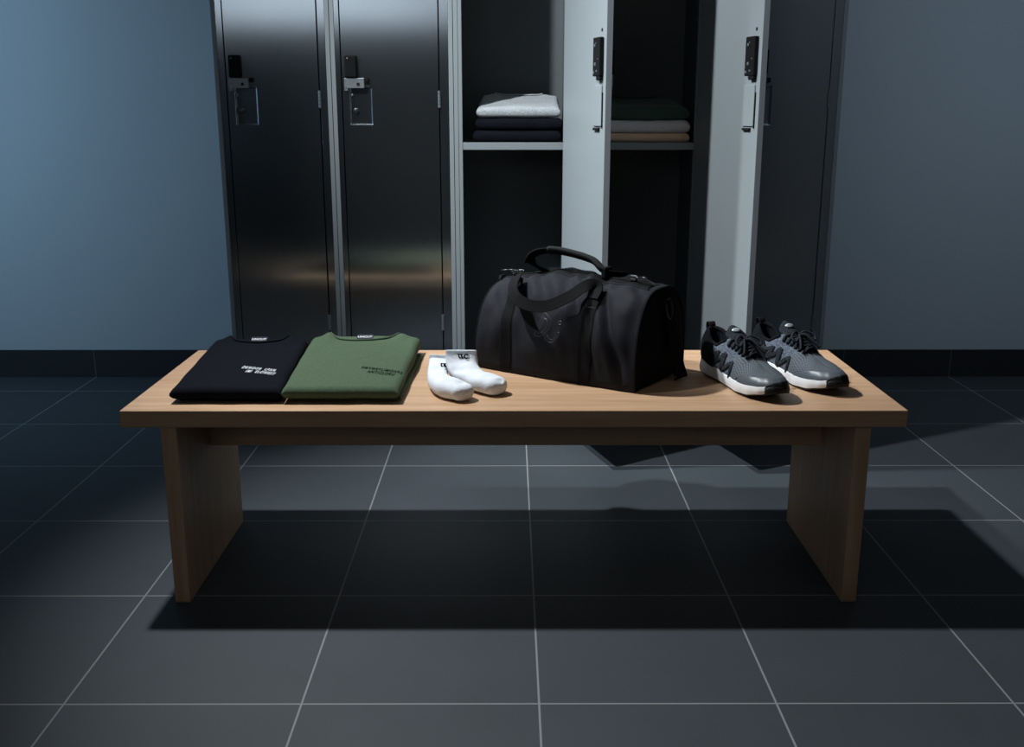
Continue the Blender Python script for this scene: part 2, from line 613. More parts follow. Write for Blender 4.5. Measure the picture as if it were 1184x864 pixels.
def inner_mech(door, w):
    """inside of an open door"""
    y0 = 0.0195
    x0 = -w + 0.016
    m = boxes('latch_box', [(x0, x0 + 0.050, y0, y0 + 0.014, 1.185, 1.292), (x0 + 0.002, x0 + 0.030, y0, y0 + 0.012, 1.174, 1.186)], M['black_plastic'], door, bev=0.003)
    for (dx, z, s) in ((0.030, 1.266, 0.008), (0.024, 1.274, 0.004), (0.036, 1.192, 0.007), (0.016, 1.196, 0.006), (0.026, 1.214, 0.009), (0.008, 1.230, 0.004)):
        boxes('screw', [(x0 + dx, x0 + dx + s, y0 + 0.0138, y0 + 0.0158, z, z + s)], M['zinc'], m, bev=0.0012)
    for z in (1.312, 1.128, 1.075):
        boxes('rivet_hole', [(x0 + 0.012, x0 + 0.020, y0 - 0.001, y0 + 0.0008, z - 0.004, z + 0.004)], M['black_shadow'], door, bev=0.0)
    boxes('pocket_back', [(x0 + 0.004, x0 + 0.064, y0 - 0.001, y0 + 0.004, 1.046, 1.160)], M['paint'], door, bev=0.0012)
    boxes('latch_slot', [(x0 + 0.020, x0 + 0.060, y0, y0 + 0.006, 1.034, 1.041), (x0 + 0.000, x0 + 0.0035, y0, y0 + 0.0025, 1.040, 1.140)], M['black_plastic'], door)


def hinge(x, y, z, parent):
    parts = []
    for k in range(5):
        p0 = Vector((x, y, z - 0.026 + k * 0.0106)); p1 = p0 + Vector((0, 0, 0.0096))
        parts.append(tube_data([p0, p1], 0.0042, 10))
    return multi('hinge', parts, M['steel_dull'], parent, smooth=False)


def locker(label, x0, x1, ox0, ox1, state, group='row of steel lockers', stile=0.020, mat=None, ang=0, po=0.0):
    """x0..x1 outer cabinet; ox0..ox1 opening (open unit) or door leaf (closed unit)"""
    mat = mat or M['steel']
    e = 0.0006
    L = thing('locker', label, 'locker', (x0, LK_Y, 0), 0, group)
    W = x1 - x0
    a, b = ox0 - x0, ox1 - x0
    sl, sr = 0.014, 0.014
    opened = state == 'open'
    # carcass
    carc = [(e, sl, 0, LDEP, 0, ZT), (W - sr, W - e, 0, LDEP, 0, ZT), (sl, W - sr, 0.002, LDEP, ZT - 0.02, ZT), (sl, W - sr, INNER, INNER + 0.004, 0.06, ZT - 0.02),
            (sl, W - sr, LDEP - 0.004, LDEP, 0, ZT - 0.02)]
    boxes('cabinet', carc, M['paint'], L, bev=0.0010)
    boxes('plinth', [(sl, W - sr, 0.004, 0.024, 0, 0.085)], M['inside'], L)
    fm = M['paint'] if opened else mat
    g = 0.0035
    fl, fr = a - (0 if opened else g), b + (0 if opened else g)
    boxes('door_frame', [(sl, fl, 0.0015, 0.022, 0.085, ZT - 0.02), (fr, W - sr, 0.0015, 0.022, 0.085, ZT - 0.02),
                         (fl, fr, 0.0015, 0.022, DZ1 + g, ZT - 0.02), (fl, fr, 0.0015, 0.022, 0.085, DZ0 - g)], fm, L, bev=0.0010)
    boxes('lining', [(sl, sl + 0.002, 0.023, INNER, 0.088, ZT - 0.022), (W - sr - 0.002, W - sr, 0.023, INNER, 0.088, ZT - 0.022),
                     (sl, W - sr, INNER - 0.002, INNER, 0.088, ZT - 0.022), (sl, W - sr, 0.023, INNER, 0.086, 0.088),
                     (sl, W - sr, 0.023, INNER, ZT - 0.024, ZT - 0.022)], M['inside'], L)
    if opened:
        boxes('shelf', [(fl + 0.0, fr - 0.0, 0.003, 0.012, 0.968, 0.991), (sl + 0.003, W - sr - 0.003, 0.012, INNER - 0.004, 0.985, 0.9905)], M['paint'], L, bev=0.0008)
        w = b - a + 0.020
        d = door_leaf('door', w, mat, L, (W - sr + 0.002, -0.002, 0), inner_mat=M['paint'])
        d.rotation_euler = (0, 0, R(ang))
        latch(d, w); inner_mech(d, w)
        for z in (1.125, 0.405): hinge(W - sr + 0.001, -0.004, z, L)
    else:
        d = door_leaf('door', b - a, mat, L, (b, 0.0, 0), po=po)
        latch(d, b - a, po)
        for z in (1.125, 0.405): hinge(b + g / 2, -0.001, z, L)
    return L


locker('closed brushed steel locker at the left end of the row, beside the blue-lit wall', -0.928, -0.561, -0.890, -0.602, 'closed')
locker('closed brushed steel locker between the left end one and the open ones, with warm reflection', -0.5605, -0.177, -0.527, -0.224, 'closed')
locker('open locker with a light grey shirt on black folded clothes on its shelf', -0.1765, 0.2, -0.150, 0.172, 'open', ang=107.5)
locker('open locker with dark green, pale grey and tan folded clothes on its shelf', 0.2005, 0.62, 0.232, 0.589, 'open', ang=107.5)
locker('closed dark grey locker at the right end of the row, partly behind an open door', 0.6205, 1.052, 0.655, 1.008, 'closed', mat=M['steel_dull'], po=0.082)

# ------------------------------------------------------------------ bench
BT = 0.457
bench = thing('bench', 'long light oak bench with slab legs standing on the dark tiled floor', 'bench', (0.012, 2.44, 0))
bx = 0.012; by = 2.44


def bb(name, x0, x1, y0, y1, z0, z1, m, bev=0.0022):
    return boxes(name, [(x0 - bx, x1 - bx, y0 - by, y1 - by, z0, z1)], m, bench, bev=bev, seg=3)


bb('seat', -0.849, 0.868, 2.150, 2.737, 0.4185, BT, M['wood_x'])
bb('leg', -0.764, -0.729, 2.152, 2.632, 0, 0.418, M['wood_z'])
bb('leg', 0.757, 0.792, 2.152, 2.632, 0, 0.418, M['wood_z'])
bb('apron', -0.7285, 0.7565, 2.385, 2.412, 0.300, 0.418, M['wood_x'], bev=0.0015)

# ------------------------------------------------------------------ folded clothing


def edge_samples(n, m, fr):
    """values 0..1 with m dense samples in the first and last fr"""
    out = [fr * (1 - math.cos(k / m * PI / 2)) for k in range(m)]
    out += [fr + (1 - 2 * fr) * k / n for k in range(n + 1)]
    out += [1 - x for x in reversed(out[:m])]
    return out


class Fold:
    """a folded garment as a soft slab: FL FR BR BL corners, thickness front->back"""

    def __init__(s, FL, FR, BR, BL, z0, tf, tb, seed=0, neck=0.0, peak=0.0, wr=0.0022, rad=0.016, bow=0.0, tilt=0.0, mid=None):
        s.FL, s.FR, s.BR, s.BL = [Vector(p) for p in (FL, FR, BR, BL)]
        s.z0, s.tf, s.tb, s.seed, s.neck, s.peak, s.wr, s.rad, s.bow, s.tilt = z0, tf, tb, seed, neck, peak, wr, rad, bow, tilt
        s.mid = mid
        s.W = (s.FR - s.FL).length; s.D = (s.BL - s.FL).length

    def xy(s, u, v):
        a = s.FL.lerp(s.FR, u); b = s.BL.lerp(s.BR, u)
        p = a.lerp(b, v)
        if s.neck:
            k = max(0, 1 - ((u - .48) / .30) ** 2)
            p = p + (a - b).normalized() * s.neck * (k ** 0.8) * max(0, (v - .55) / .45) ** 2
        if s.bow:
            p = p + Vector((math.sin(v * PI) * s.bow, 0))
        e = 0.004 * noise.noise(Vector((u * 5 + s.seed, v * 4, 3.1)))
        return p + Vector((e, e * .7))

    def th(s, u, v):
        vv = v * v * (3 - 2 * v) * .5 + v * .5
        t = lerp(s.tf, s.tb, vv)
        if s.mid: t += s.mid * math.sin(v * PI)
        if s.peak:
            t += s.peak * (math.exp(-((u - .17) / .06) ** 2) + .75 * math.exp(-((u - .82) / .07) ** 2)) * max(0, (v - .8) / .2) ** 1.5
        return t

    def z(s, u, v, side):
        du = min(u, 1 - u) * s.W; dv = min(v, 1 - v) * s.D
        r = s.rad
        e = math.sqrt(max(0, 1 - (1 - min(du / r, 1)) ** 2)) * math.sqrt(max(0, 1 - (1 - min(dv / r, 1)) ** 2))
        t = s.th(u, v)
        hz = s.z0 + t / 2
        if side < 0:
            return hz - t / 2 * (e ** .6)
        q = s.xy(u, v)
        n = noise.noise(Vector((q.x * 9 + s.seed, q.y * 7, 0.3))) * 1.0 + noise.noise(Vector((q.x * 26 + q.y * 14 + s.seed, q.y * 10, 1.3))) * .45
        fold = math.exp(-((u * .8 + v * .5 - .62) / .035) ** 2) * -.3
        return hz + t / 2 * e + (n + fold) * s.wr * e

    def build(s, name, mat, parent=None, nu=44, nv=44, label=None):
        us = edge_samples(nu, 7, s.rad / s.W); vs_ = edge_samples(nv, 7, s.rad / s.D)
        V, F = [], []
        nU, nV = len(us), len(vs_)
        for side in (1, -1):
            for v in vs_:
                for u in us:
                    q = s.xy(u, v)
                    V.append(Vector((q.x, q.y, s.z(u, v, side))))
        off = nU * nV
        for j in range(nV - 1):
            for i in range(nU - 1):
                a = j * nU + i
                F.append((a, a + 1, a + nU + 1, a + nU))
                F.append((off + a, off + a + nU, off + a + nU + 1, off + a + 1))
        o = mesh(name, V, F, mat, parent, True, label)
        bm = bmesh.new(); bm.from_mesh(o.data)
        bmesh.ops.remove_doubles(bm, verts=bm.verts, dist=2e-4)
        bmesh.ops.recalc_face_normals(bm, faces=bm.faces)
        bm.to_mesh(o.data); bm.free()
        o.data.polygons.foreach_set('use_smooth', [True] * len(o.data.polygons))
        return o


def off_parent(o, root):
    """vertices were written in world space: shift them into the root's frame"""
    inv = root.matrix_basis.inverted()
    o.data.transform(inv)
    for ch in o.children:
        ch.data.transform(inv)
    o.parent = root
    return o


def neckline(f, root, rib, inner, tagmat, txt=None):
    """collar rib, inner back of the neck, and woven label"""
    pts = []
    for k in range(33):
        u = lerp(.19, .79, k / 32)
        q = f.xy(u, .985)
        pts.append(Vector((q.x, q.y, f.z(u, .95, 1) + .001)))
    vs, fs = ribbon_data(pts, [Vector((0, -.5, .15))] * len(pts), .013, .005)
    o = mesh('collar', vs, fs, rib); off_parent(o, root)
    # back of neck: sheet rising behind
    V, F = [], []
    n = 33
    for j in range(6):
        for k in range(n):
            u = lerp(.14, .84, k / (n - 1))
            q = f.xy(u, .97)
            qb = f.BL.lerp(f.BR, u)
            kk = max(0, 1 - ((u - .48) / .36) ** 2)
            w_ = j / 5
            y = lerp(q.y, qb.y + .004, w_)
            z = f.z(u, .95, 1) - .005 + w_ * .004 * kk + .002 * noise.noise(Vector((u * 9, w_ * 3, f.seed)))
            V.append(Vector((lerp(q.x, qb.x, w_), y, z)))
    for j in range(5):
        for k in range(n - 1):
            a = j * n + k
            F.append((a, a + 1, a + n + 1, a + n))
    o = mesh('back_neck', V, F, inner)
    sd = o.modifiers.new('s', 'SOLIDIFY'); sd.thickness = .003; sd.offset = -1
    off_parent(o, root)
    u = .50
    q = f.xy(u, .97); qb = f.BL.lerp(f.BR, u)
    c = Vector((lerp(q.x, qb.x, .45), lerp(q.y, qb.y, .45), f.z(u, .95, 1) + .0035))
    bm = box_bm([(c.x - .021, c.x + .021, c.y - .010, c.y + .012, c.z - .001, c.z + .0008)], .0004, 1)
    o = frombm('neck_label', bm, tagmat)
    for v in o.data.vertices:
        v.co.z += (v.co.y - c.y) * .40
    # woven wording
    tv, tf = text_geo(txt or 'UNCUT', .011)
    lx = max(v.x for v in tv)
    V = [Vector((c.x + (v.x - lx / 2) * 1.0, c.y - .004 + v.y, c.z + .0016 + (v.y - .004) * .40)) for v in tv]
    l = mesh('label_print', V, tf, M['print_white'], o, False)
    off_parent(o, root)


def shirt_print(o, f, root, lines, u0, v0, ang, size, sy, mat):
    bv = bvh_of(o)
    q = f.xy(u0, v0)
    parts = []
    for li, (s, dx) in enumerate(lines):
        tv, tf = text_geo(s, size, 1.35)
        ca, sa = math.cos(ang), math.sin(ang)
        ax = Vector((ca, sa, 0)); ay = Vector((.08, 1, 0)) * sy
        org = Vector((q.x, q.y, f.z0 + .08)) + ax * dx - ay * size * 1.0 * li
        V = conform([(v.x, v.y) for v in tv], org, ax, ay, (0, 0, -1), bv, .0007)
        parts.append((V, tf))
    p = multi('chest_print', parts, mat, None, False)
    return p


def bench_shirt(label, f, under, mat, rib, prt, lines, tu, tv, name='folded_shirt', ttxt=None, size=.0104, ang=-.46):
    root = thing(name, label, 't-shirt', (f.FL.x, f.FL.y, BT))
    root.matrix_basis  # evaluated below
    bpy.context.view_layer.update()
    o = f.build('front_panel', mat)
    p = shirt_print(o, f, root, lines, tu, tv, ang, size, 2.6, prt)
    off_parent(o, root); off_parent(p, root)
    u = under.build('lower_fold', mat); off_parent(u, root)
    neckline(f, root, rib, mat, M['label'], ttxt)
    return root


zb = BT + .0005
f = Fold((-.756, 2.205), (-.509, 2.205), (-.540, 2.700), (-.790, 2.700), zb + .007, .027, .034, seed=2, neck=.050, peak=.014, rad=.017)
u_ = Fold((-.744, 2.226), (-.513, 2.216), (-.546, 2.690), (-.774, 2.690), zb, .011, .011, seed=5, wr=.0006, rad=.007)
bench_shirt('black folded t-shirt with white chest print at the left end of the bench', f, u_, M['tee_black'], M['rib_black'], M['print_white'],
            [('DRWDOR  LPAN', 0), ('IMI  ELOWEST', .022)], .51, .375, ttxt='UNCUT')
f = Fold((-.507, 2.203), (-.246, 2.203), (-.236, 2.705), (-.532, 2.705), zb + .009, .028, .037, seed=9, neck=.055, peak=.018, rad=.017)
u_ = Fold((-.490, 2.228), (-.244, 2.226), (-.229, 2.640), (-.510, 2.690), zb, .013, .013, seed=15, wr=.0006, rad=.007)
bench_shirt('sage green folded t-shirt with black chest print, lying next to the white socks', f, u_, M['tee_green'], M['rib_green'], M['print_black'],
            [('FWYWETLIMIDXRS', 0), ('   ANTICLORU', .010)], .60, .335, ttxt='UNCUT')


def shelf_item(label, cat, name, f, mat, collar=False, rib=None):
    root = thing(name, label, cat, (f.FL.x, f.FL.y, f.z0))
    bpy.context.view_layer.update()
    off_parent(f.build('folded_cloth', mat, nu=30, nv=24), root)
    if collar:
        pts = []
        for k in range(25):
            u = lerp(.19, .79, k / 24)
            q = f.xy(u, .985)
            pts.append(Vector((q.x, q.y, f.z(u, .93, 1) + .001)))
        vs, fs = ribbon_data(pts, [Vector((0, -.5, .3))] * len(pts), .012, .005)
        off_parent(mesh('collar', vs, fs, rib or mat), root)
    return root


SH = .9915
yF, yB = 3.392, 3.640
shelf_item('black folded garment, lowest of the stack in the left open locker', 'clothes', 'folded_garment',
           Fold((-.118, yF), (.166, yF), (.166, yB), (-.118, yB), SH, .037, .036, seed=21, wr=.0012, rad=.016), M['tee_black'])
shelf_item('black folded garment directly under the light grey shirt in the left open locker', 'clothes', 'folded_garment',
           Fold((-.110, yF + .002), (.169, yF), (.169, yB), (-.110, yB), SH + .0375, .039, .036, seed=26, wr=.0015, rad=.017), M['tee_black'])
shelf_item('light grey marl folded shirt topmost on the stack in the left open locker', 'shirt', 'folded_shirt',
           Fold((-.106, yF + .002), (.162, yF + .002), (.167, yB), (-.098, yB), SH + .0770, .033, .072, seed=33, wr=.0022, neck=.02, peak=.012, rad=.016), M['tee_grey'], True)
shelf_item('tan folded garment, lowest of the stack in the right open locker', 'clothes', 'folded_garment',
           Fold((.300, yF), (.578, yF), (.578, yB), (.300, yB), SH, .028, .027, seed=41, wr=.0008, rad=.012), M['tee_tan'])
shelf_item('pale grey folded garment between the tan and dark green ones in the open locker', 'clothes', 'folded_garment',
           Fold((.302, yF + .001), (.579, yF), (.579, yB), (.302, yB), SH + .0285, .040, .036, seed=44, wr=.0022, rad=.018), M['tee_lgrey'])
shelf_item('dark green folded shirt topmost on the stack in the right open locker', 'shirt', 'folded_shirt',
           Fold((.302, yF + .004), (.576, yF + .004), (.560, yB), (.305, yB), SH + .0690, .040, .070, seed=49, wr=.0025, neck=.03, peak=.014, rad=.018), M['tee_dgreen'], True)

# ------------------------------------------------------------------ socks


def sock(label, rings, text, tpos, tax, tay, tsize, dents):
    """rings: (centre, lateral axis, half width, half thickness)"""
    root = thing('sock', label, 'sock', (rings[2][0][0], rings[2][0][1], BT), 0, 'pair of white socks')
    bpy.context.view_layer.update()
    cs = spline([r[0] for r in rings], 6)
    lat = spline([r[1] for r in rings], 6)
    hw = spline([(r[2], r[3], 0) for r in rings], 6)
    seg = 36
    V, F = [], []
    n = len(cs)
    rows = []
    # inner cuff first (dark mouth)
    def ring(p, d, a, wa, wb, rip=0.0, seed=0):
        a = (a - d * a.dot(d)).normalized(); b = d.cross(a)
        out = []
        for k in range(seg):
            an = 2 * PI * k / seg
            ca, sa = math.cos(an), math.sin(an)
            e = .82
            x = wa * math.copysign(abs(ca) ** e, ca); y = wb * math.copysign(abs(sa) ** e, sa)
            q = p + a * x + b * y
            nn = noise.noise(Vector((q.x * 38, q.y * 38, q.z * 38 + seed))) * .0014
            q = q + (q - p).normalized() * nn
            q.z = max(q.z, BT + .0006 + .0006 * abs(sa))
            out.append(q)
        return out
    d0 = (cs[1] - cs[0]).normalized()
    rows.append(ring(cs[0] + d0 * .018, d0, lat[0], hw[0].x * .86, hw[0].y * .55))
    rows.append(ring(cs[0] + d0 * .003, d0, lat[0], hw[0].x * .93, hw[0].y * .75))
    rows.append(ring(cs[0] - d0 * .001, d0, lat[0], hw[0].x * .98, hw[0].y * .93))
    for i in range(n):
        d = (cs[min(i + 1, n - 1)] - cs[max(i - 1, 0)]).normalized()
        rows.append(ring(cs[i], d, lat[i], hw[i].x, hw[i].y))
    d = (cs[-1] - cs[-2]).normalized()
    for k in range(1, 8):
        a = k / 8 * PI / 2
        rows.append(ring(cs[-1] + d * math.sin(a) * hw[-1].x * .75, d, lat[-1], hw[-1].x * math.cos(a), hw[-1].y * math.cos(a) ** .8))
    tip = cs[-1] + d * hw[-1].x * .75
    for r in rows: V += r
    m = len(rows)
    for i in range(m - 1):
        for k in range(seg):
            F.append((i * seg + k, i * seg + (k + 1) % seg, (i + 1) * seg + (k + 1) % seg, (i + 1) * seg + k))
    F.append(tuple(range(seg)))
    V.append(tip); ti = len(V) - 1
    for k in range(seg): F.append(((m - 1) * seg + k, (m - 1) * seg + (k + 1) % seg, ti))
    for (dp, dr, dd) in dents:
        dp = Vector(dp)
        for v in V:
            q = (v - dp).length
            if q < dr * 2.5:
                v += Vector((.25, .55, -.8)).normalized() * dd * math.exp(-(q / dr) ** 2)
                v.z = max(v.z, BT + .0006)
    o = mesh('knit_body', V, F, M['sock'])
    s2 = o.modifiers.new('s', 'SUBSURF'); s2.levels = 1; s2.render_levels = 1
    bv = bvh_of(o)
    parts = []
    for (poly) in text:
        pts = [(x * tsize, y * tsize) for x, y in poly]
        # subdivide the polygon as a triangle fan through a fine strip
        parts.append(strip(pts, tpos, tax, tay, (0.15, 1, -.35), bv, .0010))
    l = multi('logo_print', parts, M['print_black'], None, False)
    off_parent(o, root); off_parent(l, root)
    return root


def strip(quadpts, org, ax, ay, rd, bv, off, n=6):
    """a quad (4 plane points) laid on the surface, subdivided lengthwise"""
    a, b, c_, d = [Vector((p[0], p[1])) for p in quadpts]
    pts, F = [], []
    for i in range(n + 1):
        u = i / n
        for j in range(3):
            w_ = j / 2
            p = a.lerp(b, u).lerp(d.lerp(c_, u), w_)
            pts.append((p.x, p.y))
    V = conform(pts, org, ax, ay, rd, bv, off)
    for i in range(n):
        for j in range(2):
            q = i * 3 + j
            F.append((q, q + 1, q + 4, q + 3))
    return V, F


def stroke(pts, wd):
    """polyline -> list of quads"""
    out = []
    for (p, q) in zip(pts, pts[1:]):
        p = Vector(p); q = Vector(q)
        d = (q - p).normalized(); n = Vector((-d.y, d.x)) * wd / 2
        e = d * wd * .25
        out.append([tuple(p - e - n), tuple(q + e - n), tuple(q + e + n), tuple(p - e + n)])
    return out


LOGO = stroke([(-1.35, .98), (-.1, .98)], .22)                      # bar
LOGO += stroke([(-1.05, .95), (-1.0, .45), (-.75, .12), (-.45, .12)], .26)   # bowl
LOGO += stroke([(-.55, .95), (-.35, .5), (-.05, .05)], .36)          # heavy diagonal
LOGO += stroke([(1.0, .80), (.85, .97), (.45, .95), (.2, .62), (.25, .25), (.6, .02), (.95, .15)], .30)  # C
LOGO += stroke([(1.25, .52), (1.25, .66)], .16) + stroke([(1.15, .12), (1.35, .12)], .22)
LOGO += stroke([(.75, -.45), (1.45, -.40)], .10)

F2 = Vector((.60, -.80, 0)); L2 = Vector((.80, .60, 0))
sock('white ankle sock beside the black bag, its cuff standing higher', [
    ((-.116, 2.398, .5345), (1, .05, 0), .037, .0085),
    ((-.116, 2.396, .520), (1, .05, 0), .0375, .011),
    ((-.113, 2.388, .502), (1, .12, 0), .038, .017),
    ((-.104, 2.370, .487), (.95, .3, 0), .0355, .024),
    ((-.082, 2.338, .479), (.88, .48, 0), .0315, .0215),
    ((-.056, 2.306, .479), (.80, .60, 0), .034, .0215),
    ((-.034, 2.282, .4775), (.80, .60, 0), .0315, .0205)],
    LOGO, (-.117, 2.34, .533), (1, .05, -.02), (0, .05, 1), .0105,
    [((-.020, 2.272, .498), .008, .009), ((-.130, 2.352, .503), .014, .008), ((-.112, 2.345, .505), .012, .006)])
sock('white ankle sock nearer the front edge of the bench, partly behind the other sock', [
    ((-0.1640, 2.4310, 0.5150), (1, .05, 0), .031, .0085),
    ((-0.1650, 2.4270, 0.5020), (1, .05, 0), .031, .011),
    ((-0.1700, 2.4090, 0.4890), (1, .1, 0), .0265, .018),
    ((-0.1720, 2.3690, 0.4800), (.97, .2, 0), .0235, .023),
    ((-0.1630, 2.3150, 0.4780), (.92, .34, 0), .0275, .0205),
    ((-0.1370, 2.2650, 0.4780), (.80, .58, 0), .0345, .0215),
    ((-0.1070, 2.2330, 0.4770), (.76, .64, 0), .030, .0195)],
    LOGO, (-.156, 2.36, .505), (1, .05, 0), (0, .05, 1), .0100,
    [((-.108, 2.244, .498), .009, .009), ((-.172, 2.352, .500), .016, .008)])

# ------------------------------------------------------------------ duffel bag
BU = Vector((.826, -.565, 0)); BD = Vector((.565, .826, 0))
BC = Vector((.100, 2.416, BT + .0034)) + BD * .128
bag = thing('duffel_bag', 'black duffel bag with drooping carry handles on the bench, left of the shoes', 'bag', BC, math.atan2(BU.y, BU.x))
HL, HD, HH = .226, .126, .236     # half length, half depth, height


def bag_P(s, a):
    """s -1..1 along, a 0..1 from the front bottom over the top to the back bottom (bag-local)"""
    an = a * PI
    e1, e2 = .62, .80
    ca, sa = math.cos(an), math.sin(an)
    y = -HD * math.copysign(abs(ca) ** e1, ca)
    h = HH * (1 - .045 * s * s) - (.018 if s < 0 else .0) * abs(s) ** 3
    z = h * abs(sa) ** e2
    # bulging belly, tucked foot
    k = math.sin(min(1, z / HH) * PI)
    y *= 1 + .035 * k
    x = HL * s
    if s < -.5:
        x += (.020 * ((-s - .5) / .5)) * (z / HH) ** 2.2
    # soft sag wrinkles
    w_ = noise.noise(Vector((s * 3.2 + 4, a * 5.0, 1.7))) * .010 + noise.noise(Vector((s * 7 + a * 9, a * 6 - s * 4, 5.2))) * .0075
    fade = min(1, (1 - abs(s)) / .12) * min(1, a / .06, (1 - a) / .06)
    diag = (math.exp(-((s - .62 + (a - .12) * 1.1) / .06) ** 2) * .009 - math.exp(-((s - .74 + (a - .12) * 1.0) / .05) ** 2) * .008
            - math.exp(-((s - .46 + (a - .1) * 1.3) / .05) ** 2) * .006) * (1 if a < .5 else 0)
    nrm = Vector((0, -ca, sa)).normalized()
    return Vector((x, y, z)) + nrm * ((w_ + diag) * fade + .006 * (1 - s * s))


def bag_patch(name, s0, s1, a0, a1, off, mat, ns=60, na=60, thick=None, parent=None, label=None):
    V, F = [], []
    for j in range(na + 1):
        a = lerp(a0, a1, j / na)
        for i in range(ns + 1):
            s = lerp(s0(a) if callable(s0) else s0, s1(a) if callable(s1) else s1, i / ns)
            p = bag_P(s, a)
            if off:
                e = 1e-3
                n = (bag_P(s + e, a) - bag_P(s - e, a)).cross(bag_P(s, a + e) - bag_P(s, a - e)).normalized()
                if n.dot(Vector((0, -math.cos(a * PI), math.sin(a * PI) + .01))) < 0: n = -n
                p = p + n * off
            V.append(p)
    for j in range(na):
        for i in range(ns):
            q = j * (ns + 1) + i
            F.append((q, q + 1, q + ns + 2, q + ns + 1))
    o = mesh(name, V, F, mat, parent or bag, True, label)
    if thick:
        sd = o.modifiers.new('s', 'SOLIDIFY'); sd.thickness = thick; sd.offset = 0
    return o


body = bag_patch('body', -1, 1, 0, 1, 0, M['bag'], 110, 90, thick=.003)
# base and ends
V = []; F = []
nb = 40
for i in range(nb + 1):
    s = lerp(-1, 1, i / nb)
    for k in range(9):
        V.append(bag_P(s, 0).lerp(bag_P(s, 1), k / 8) + Vector((0, 0, .0022)))
for i in range(nb):
    for k in range(8):
        q = i * 9 + k
        F.append((q, q + 1, q + 10, q + 9))
o = mesh('base_panel', V, F, M['bag_end'], bag)
sd = o.modifiers.new('s', 'SOLIDIFY'); sd.thickness = .003; sd.offset = 0
for sgn in (-1, 1):
    V, F = [], []
    na, nr = 48, 8
    for j in range(na + 1):
        a = j / na
        p = bag_P(sgn, a)
        c0 = Vector((p.x, 0, HH * .42))
        for r in range(nr + 1):
            q = p.lerp(c0, r / nr)
            q.x += sgn * .010 * math.sin(min(1, r / nr * 1.3) * PI / 2) + sgn * .004 * noise.noise(Vector((a * 4, r * .4, 2)))
            V.append(q)
    for j in range(na):
        for r in range(nr):
            q = j * (nr + 1) + r
            F.append((q, q + 1, q + nr + 2, q + nr + 1))
    # close the bottom wedge
    b0 = 0; b1 = na * (nr + 1)
    for r in range(nr):
        F.append((b0 + r, b0 + r + 1, b1 + r + 1, b1 + r))
    mesh('end_panel', V, F, M['bag_end'], bag)
    pts = [bag_P(sgn, k / 60) + Vector((sgn * .001, 0, 0)) for k in range(61)]
    tube('piping', pts, .0028, M['web'], bag, seg=8)
# webbing uprights, front and back
SA, SB = -.585, .42
WWD = .074
for sc in (SA, SB):
    for (a0, a1) in ((.0, .345), (.655, 1.0)):
        o = bag_patch('webbing', sc - WWD, sc + WWD, a0, a1, .0026, M['web'], 10, 50, thick=.0024)
for sc in (SA, SB):
    for sg in (-1, 1):
        pts = [bag_P(sc + sg * (WWD + .002), lerp(.0, .40, k / 40)) + Vector((0, -.0016, .0006)) for k in range(41)]
        if sg > 0: tube('seam', pts, .0011, M['stitch'], bag, seg=6)
# box-stitch at webbing tops
for sc in (SA, SB):
    def fp(ds, a):
        return bag_P(sc + ds, a) + Vector((0, -.0035 * math.cos(a * PI), .0035 * math.sin(a * PI)))
    pts = [fp(d, a) for d, a in ((-.055, .25), (.055, .25), (.055, .33), (-.055, .33), (-.055, .25))]
    tube('box_stitch', pts, .0006, M['emboss'], bag, seg=5)
# zipper along the top
ZA = .49
bag_patch('zipper_tape', -.93, .93, ZA - .035, ZA + .035, .0016, M['web'], 60, 6, thick=.0015)
pts = [bag_P(lerp(-.93, .93, k / 80), ZA) + Vector((0, 0, .0032)) for k in range(81)]
tube('zipper_coil', pts, .0024, M['black_plastic'], bag, seg=8)
for dz in (ZA - .05, ZA + .05):
    pts = [bag_P(lerp(-.95, .95, k / 60), dz) + Vector((0, 0, .002)) for k in range(61)]
    tube('zipper_piping', pts, .0018, M['bag'], bag, seg=6)


def zip_pull(s, lean):
    p = bag_P(s, ZA) + Vector((0, 0, .004))
    o = boxes('zipper_slider', [(p.x - .008, p.x + .008, p.y - .005, p.y + .005, p.z, p.z + .006)], M['black_metal'], bag, bev=.0015)
    ring = []
    for k in range(16):
        an = 2 * PI * k / 16
        ring.append(p + Vector((math.cos(an) * .007 + .010 * lean, math.sin(an) * .005, .009 + math.cos(an) * .002)))
    vs, fs = tube_data(ring, .0013, 6, closed=True)
    vs2, fs2 = ribbon_data([p + Vector((.014 * lean, 0, .009)), p + Vector((.026 * lean, -.003, .012)), p + Vector((.040 * lean, -.008, .010))], Vector((0, 1, 0)), .007, .0022)
    multi('zipper_pull', [(vs, fs), (vs2, fs2)], M['black_metal'], o)
    pts = [p + Vector((math.cos(k * 2.4) * .006, math.sin(k * 2.4) * .006, .008 + .0015 * k % .004)) for k in range(7)]
    parts = []
    for q in pts:
        parts.append(tube_data([q, q + Vector((.001, .001, .003))], .0016, 6))
    multi('zipper_link', parts, M['zinc'], o)


zip_pull(.70, 1)
zip_pull(-.84, -1)
zip_pull(-.76, -1)

inv_bag = (Matrix.Translation(BC) @ Matrix.Rotation(math.atan2(BU.y, BU.x), 4, 'Z')).inverted()


def bl(p): return inv_bag @ Vector(p)


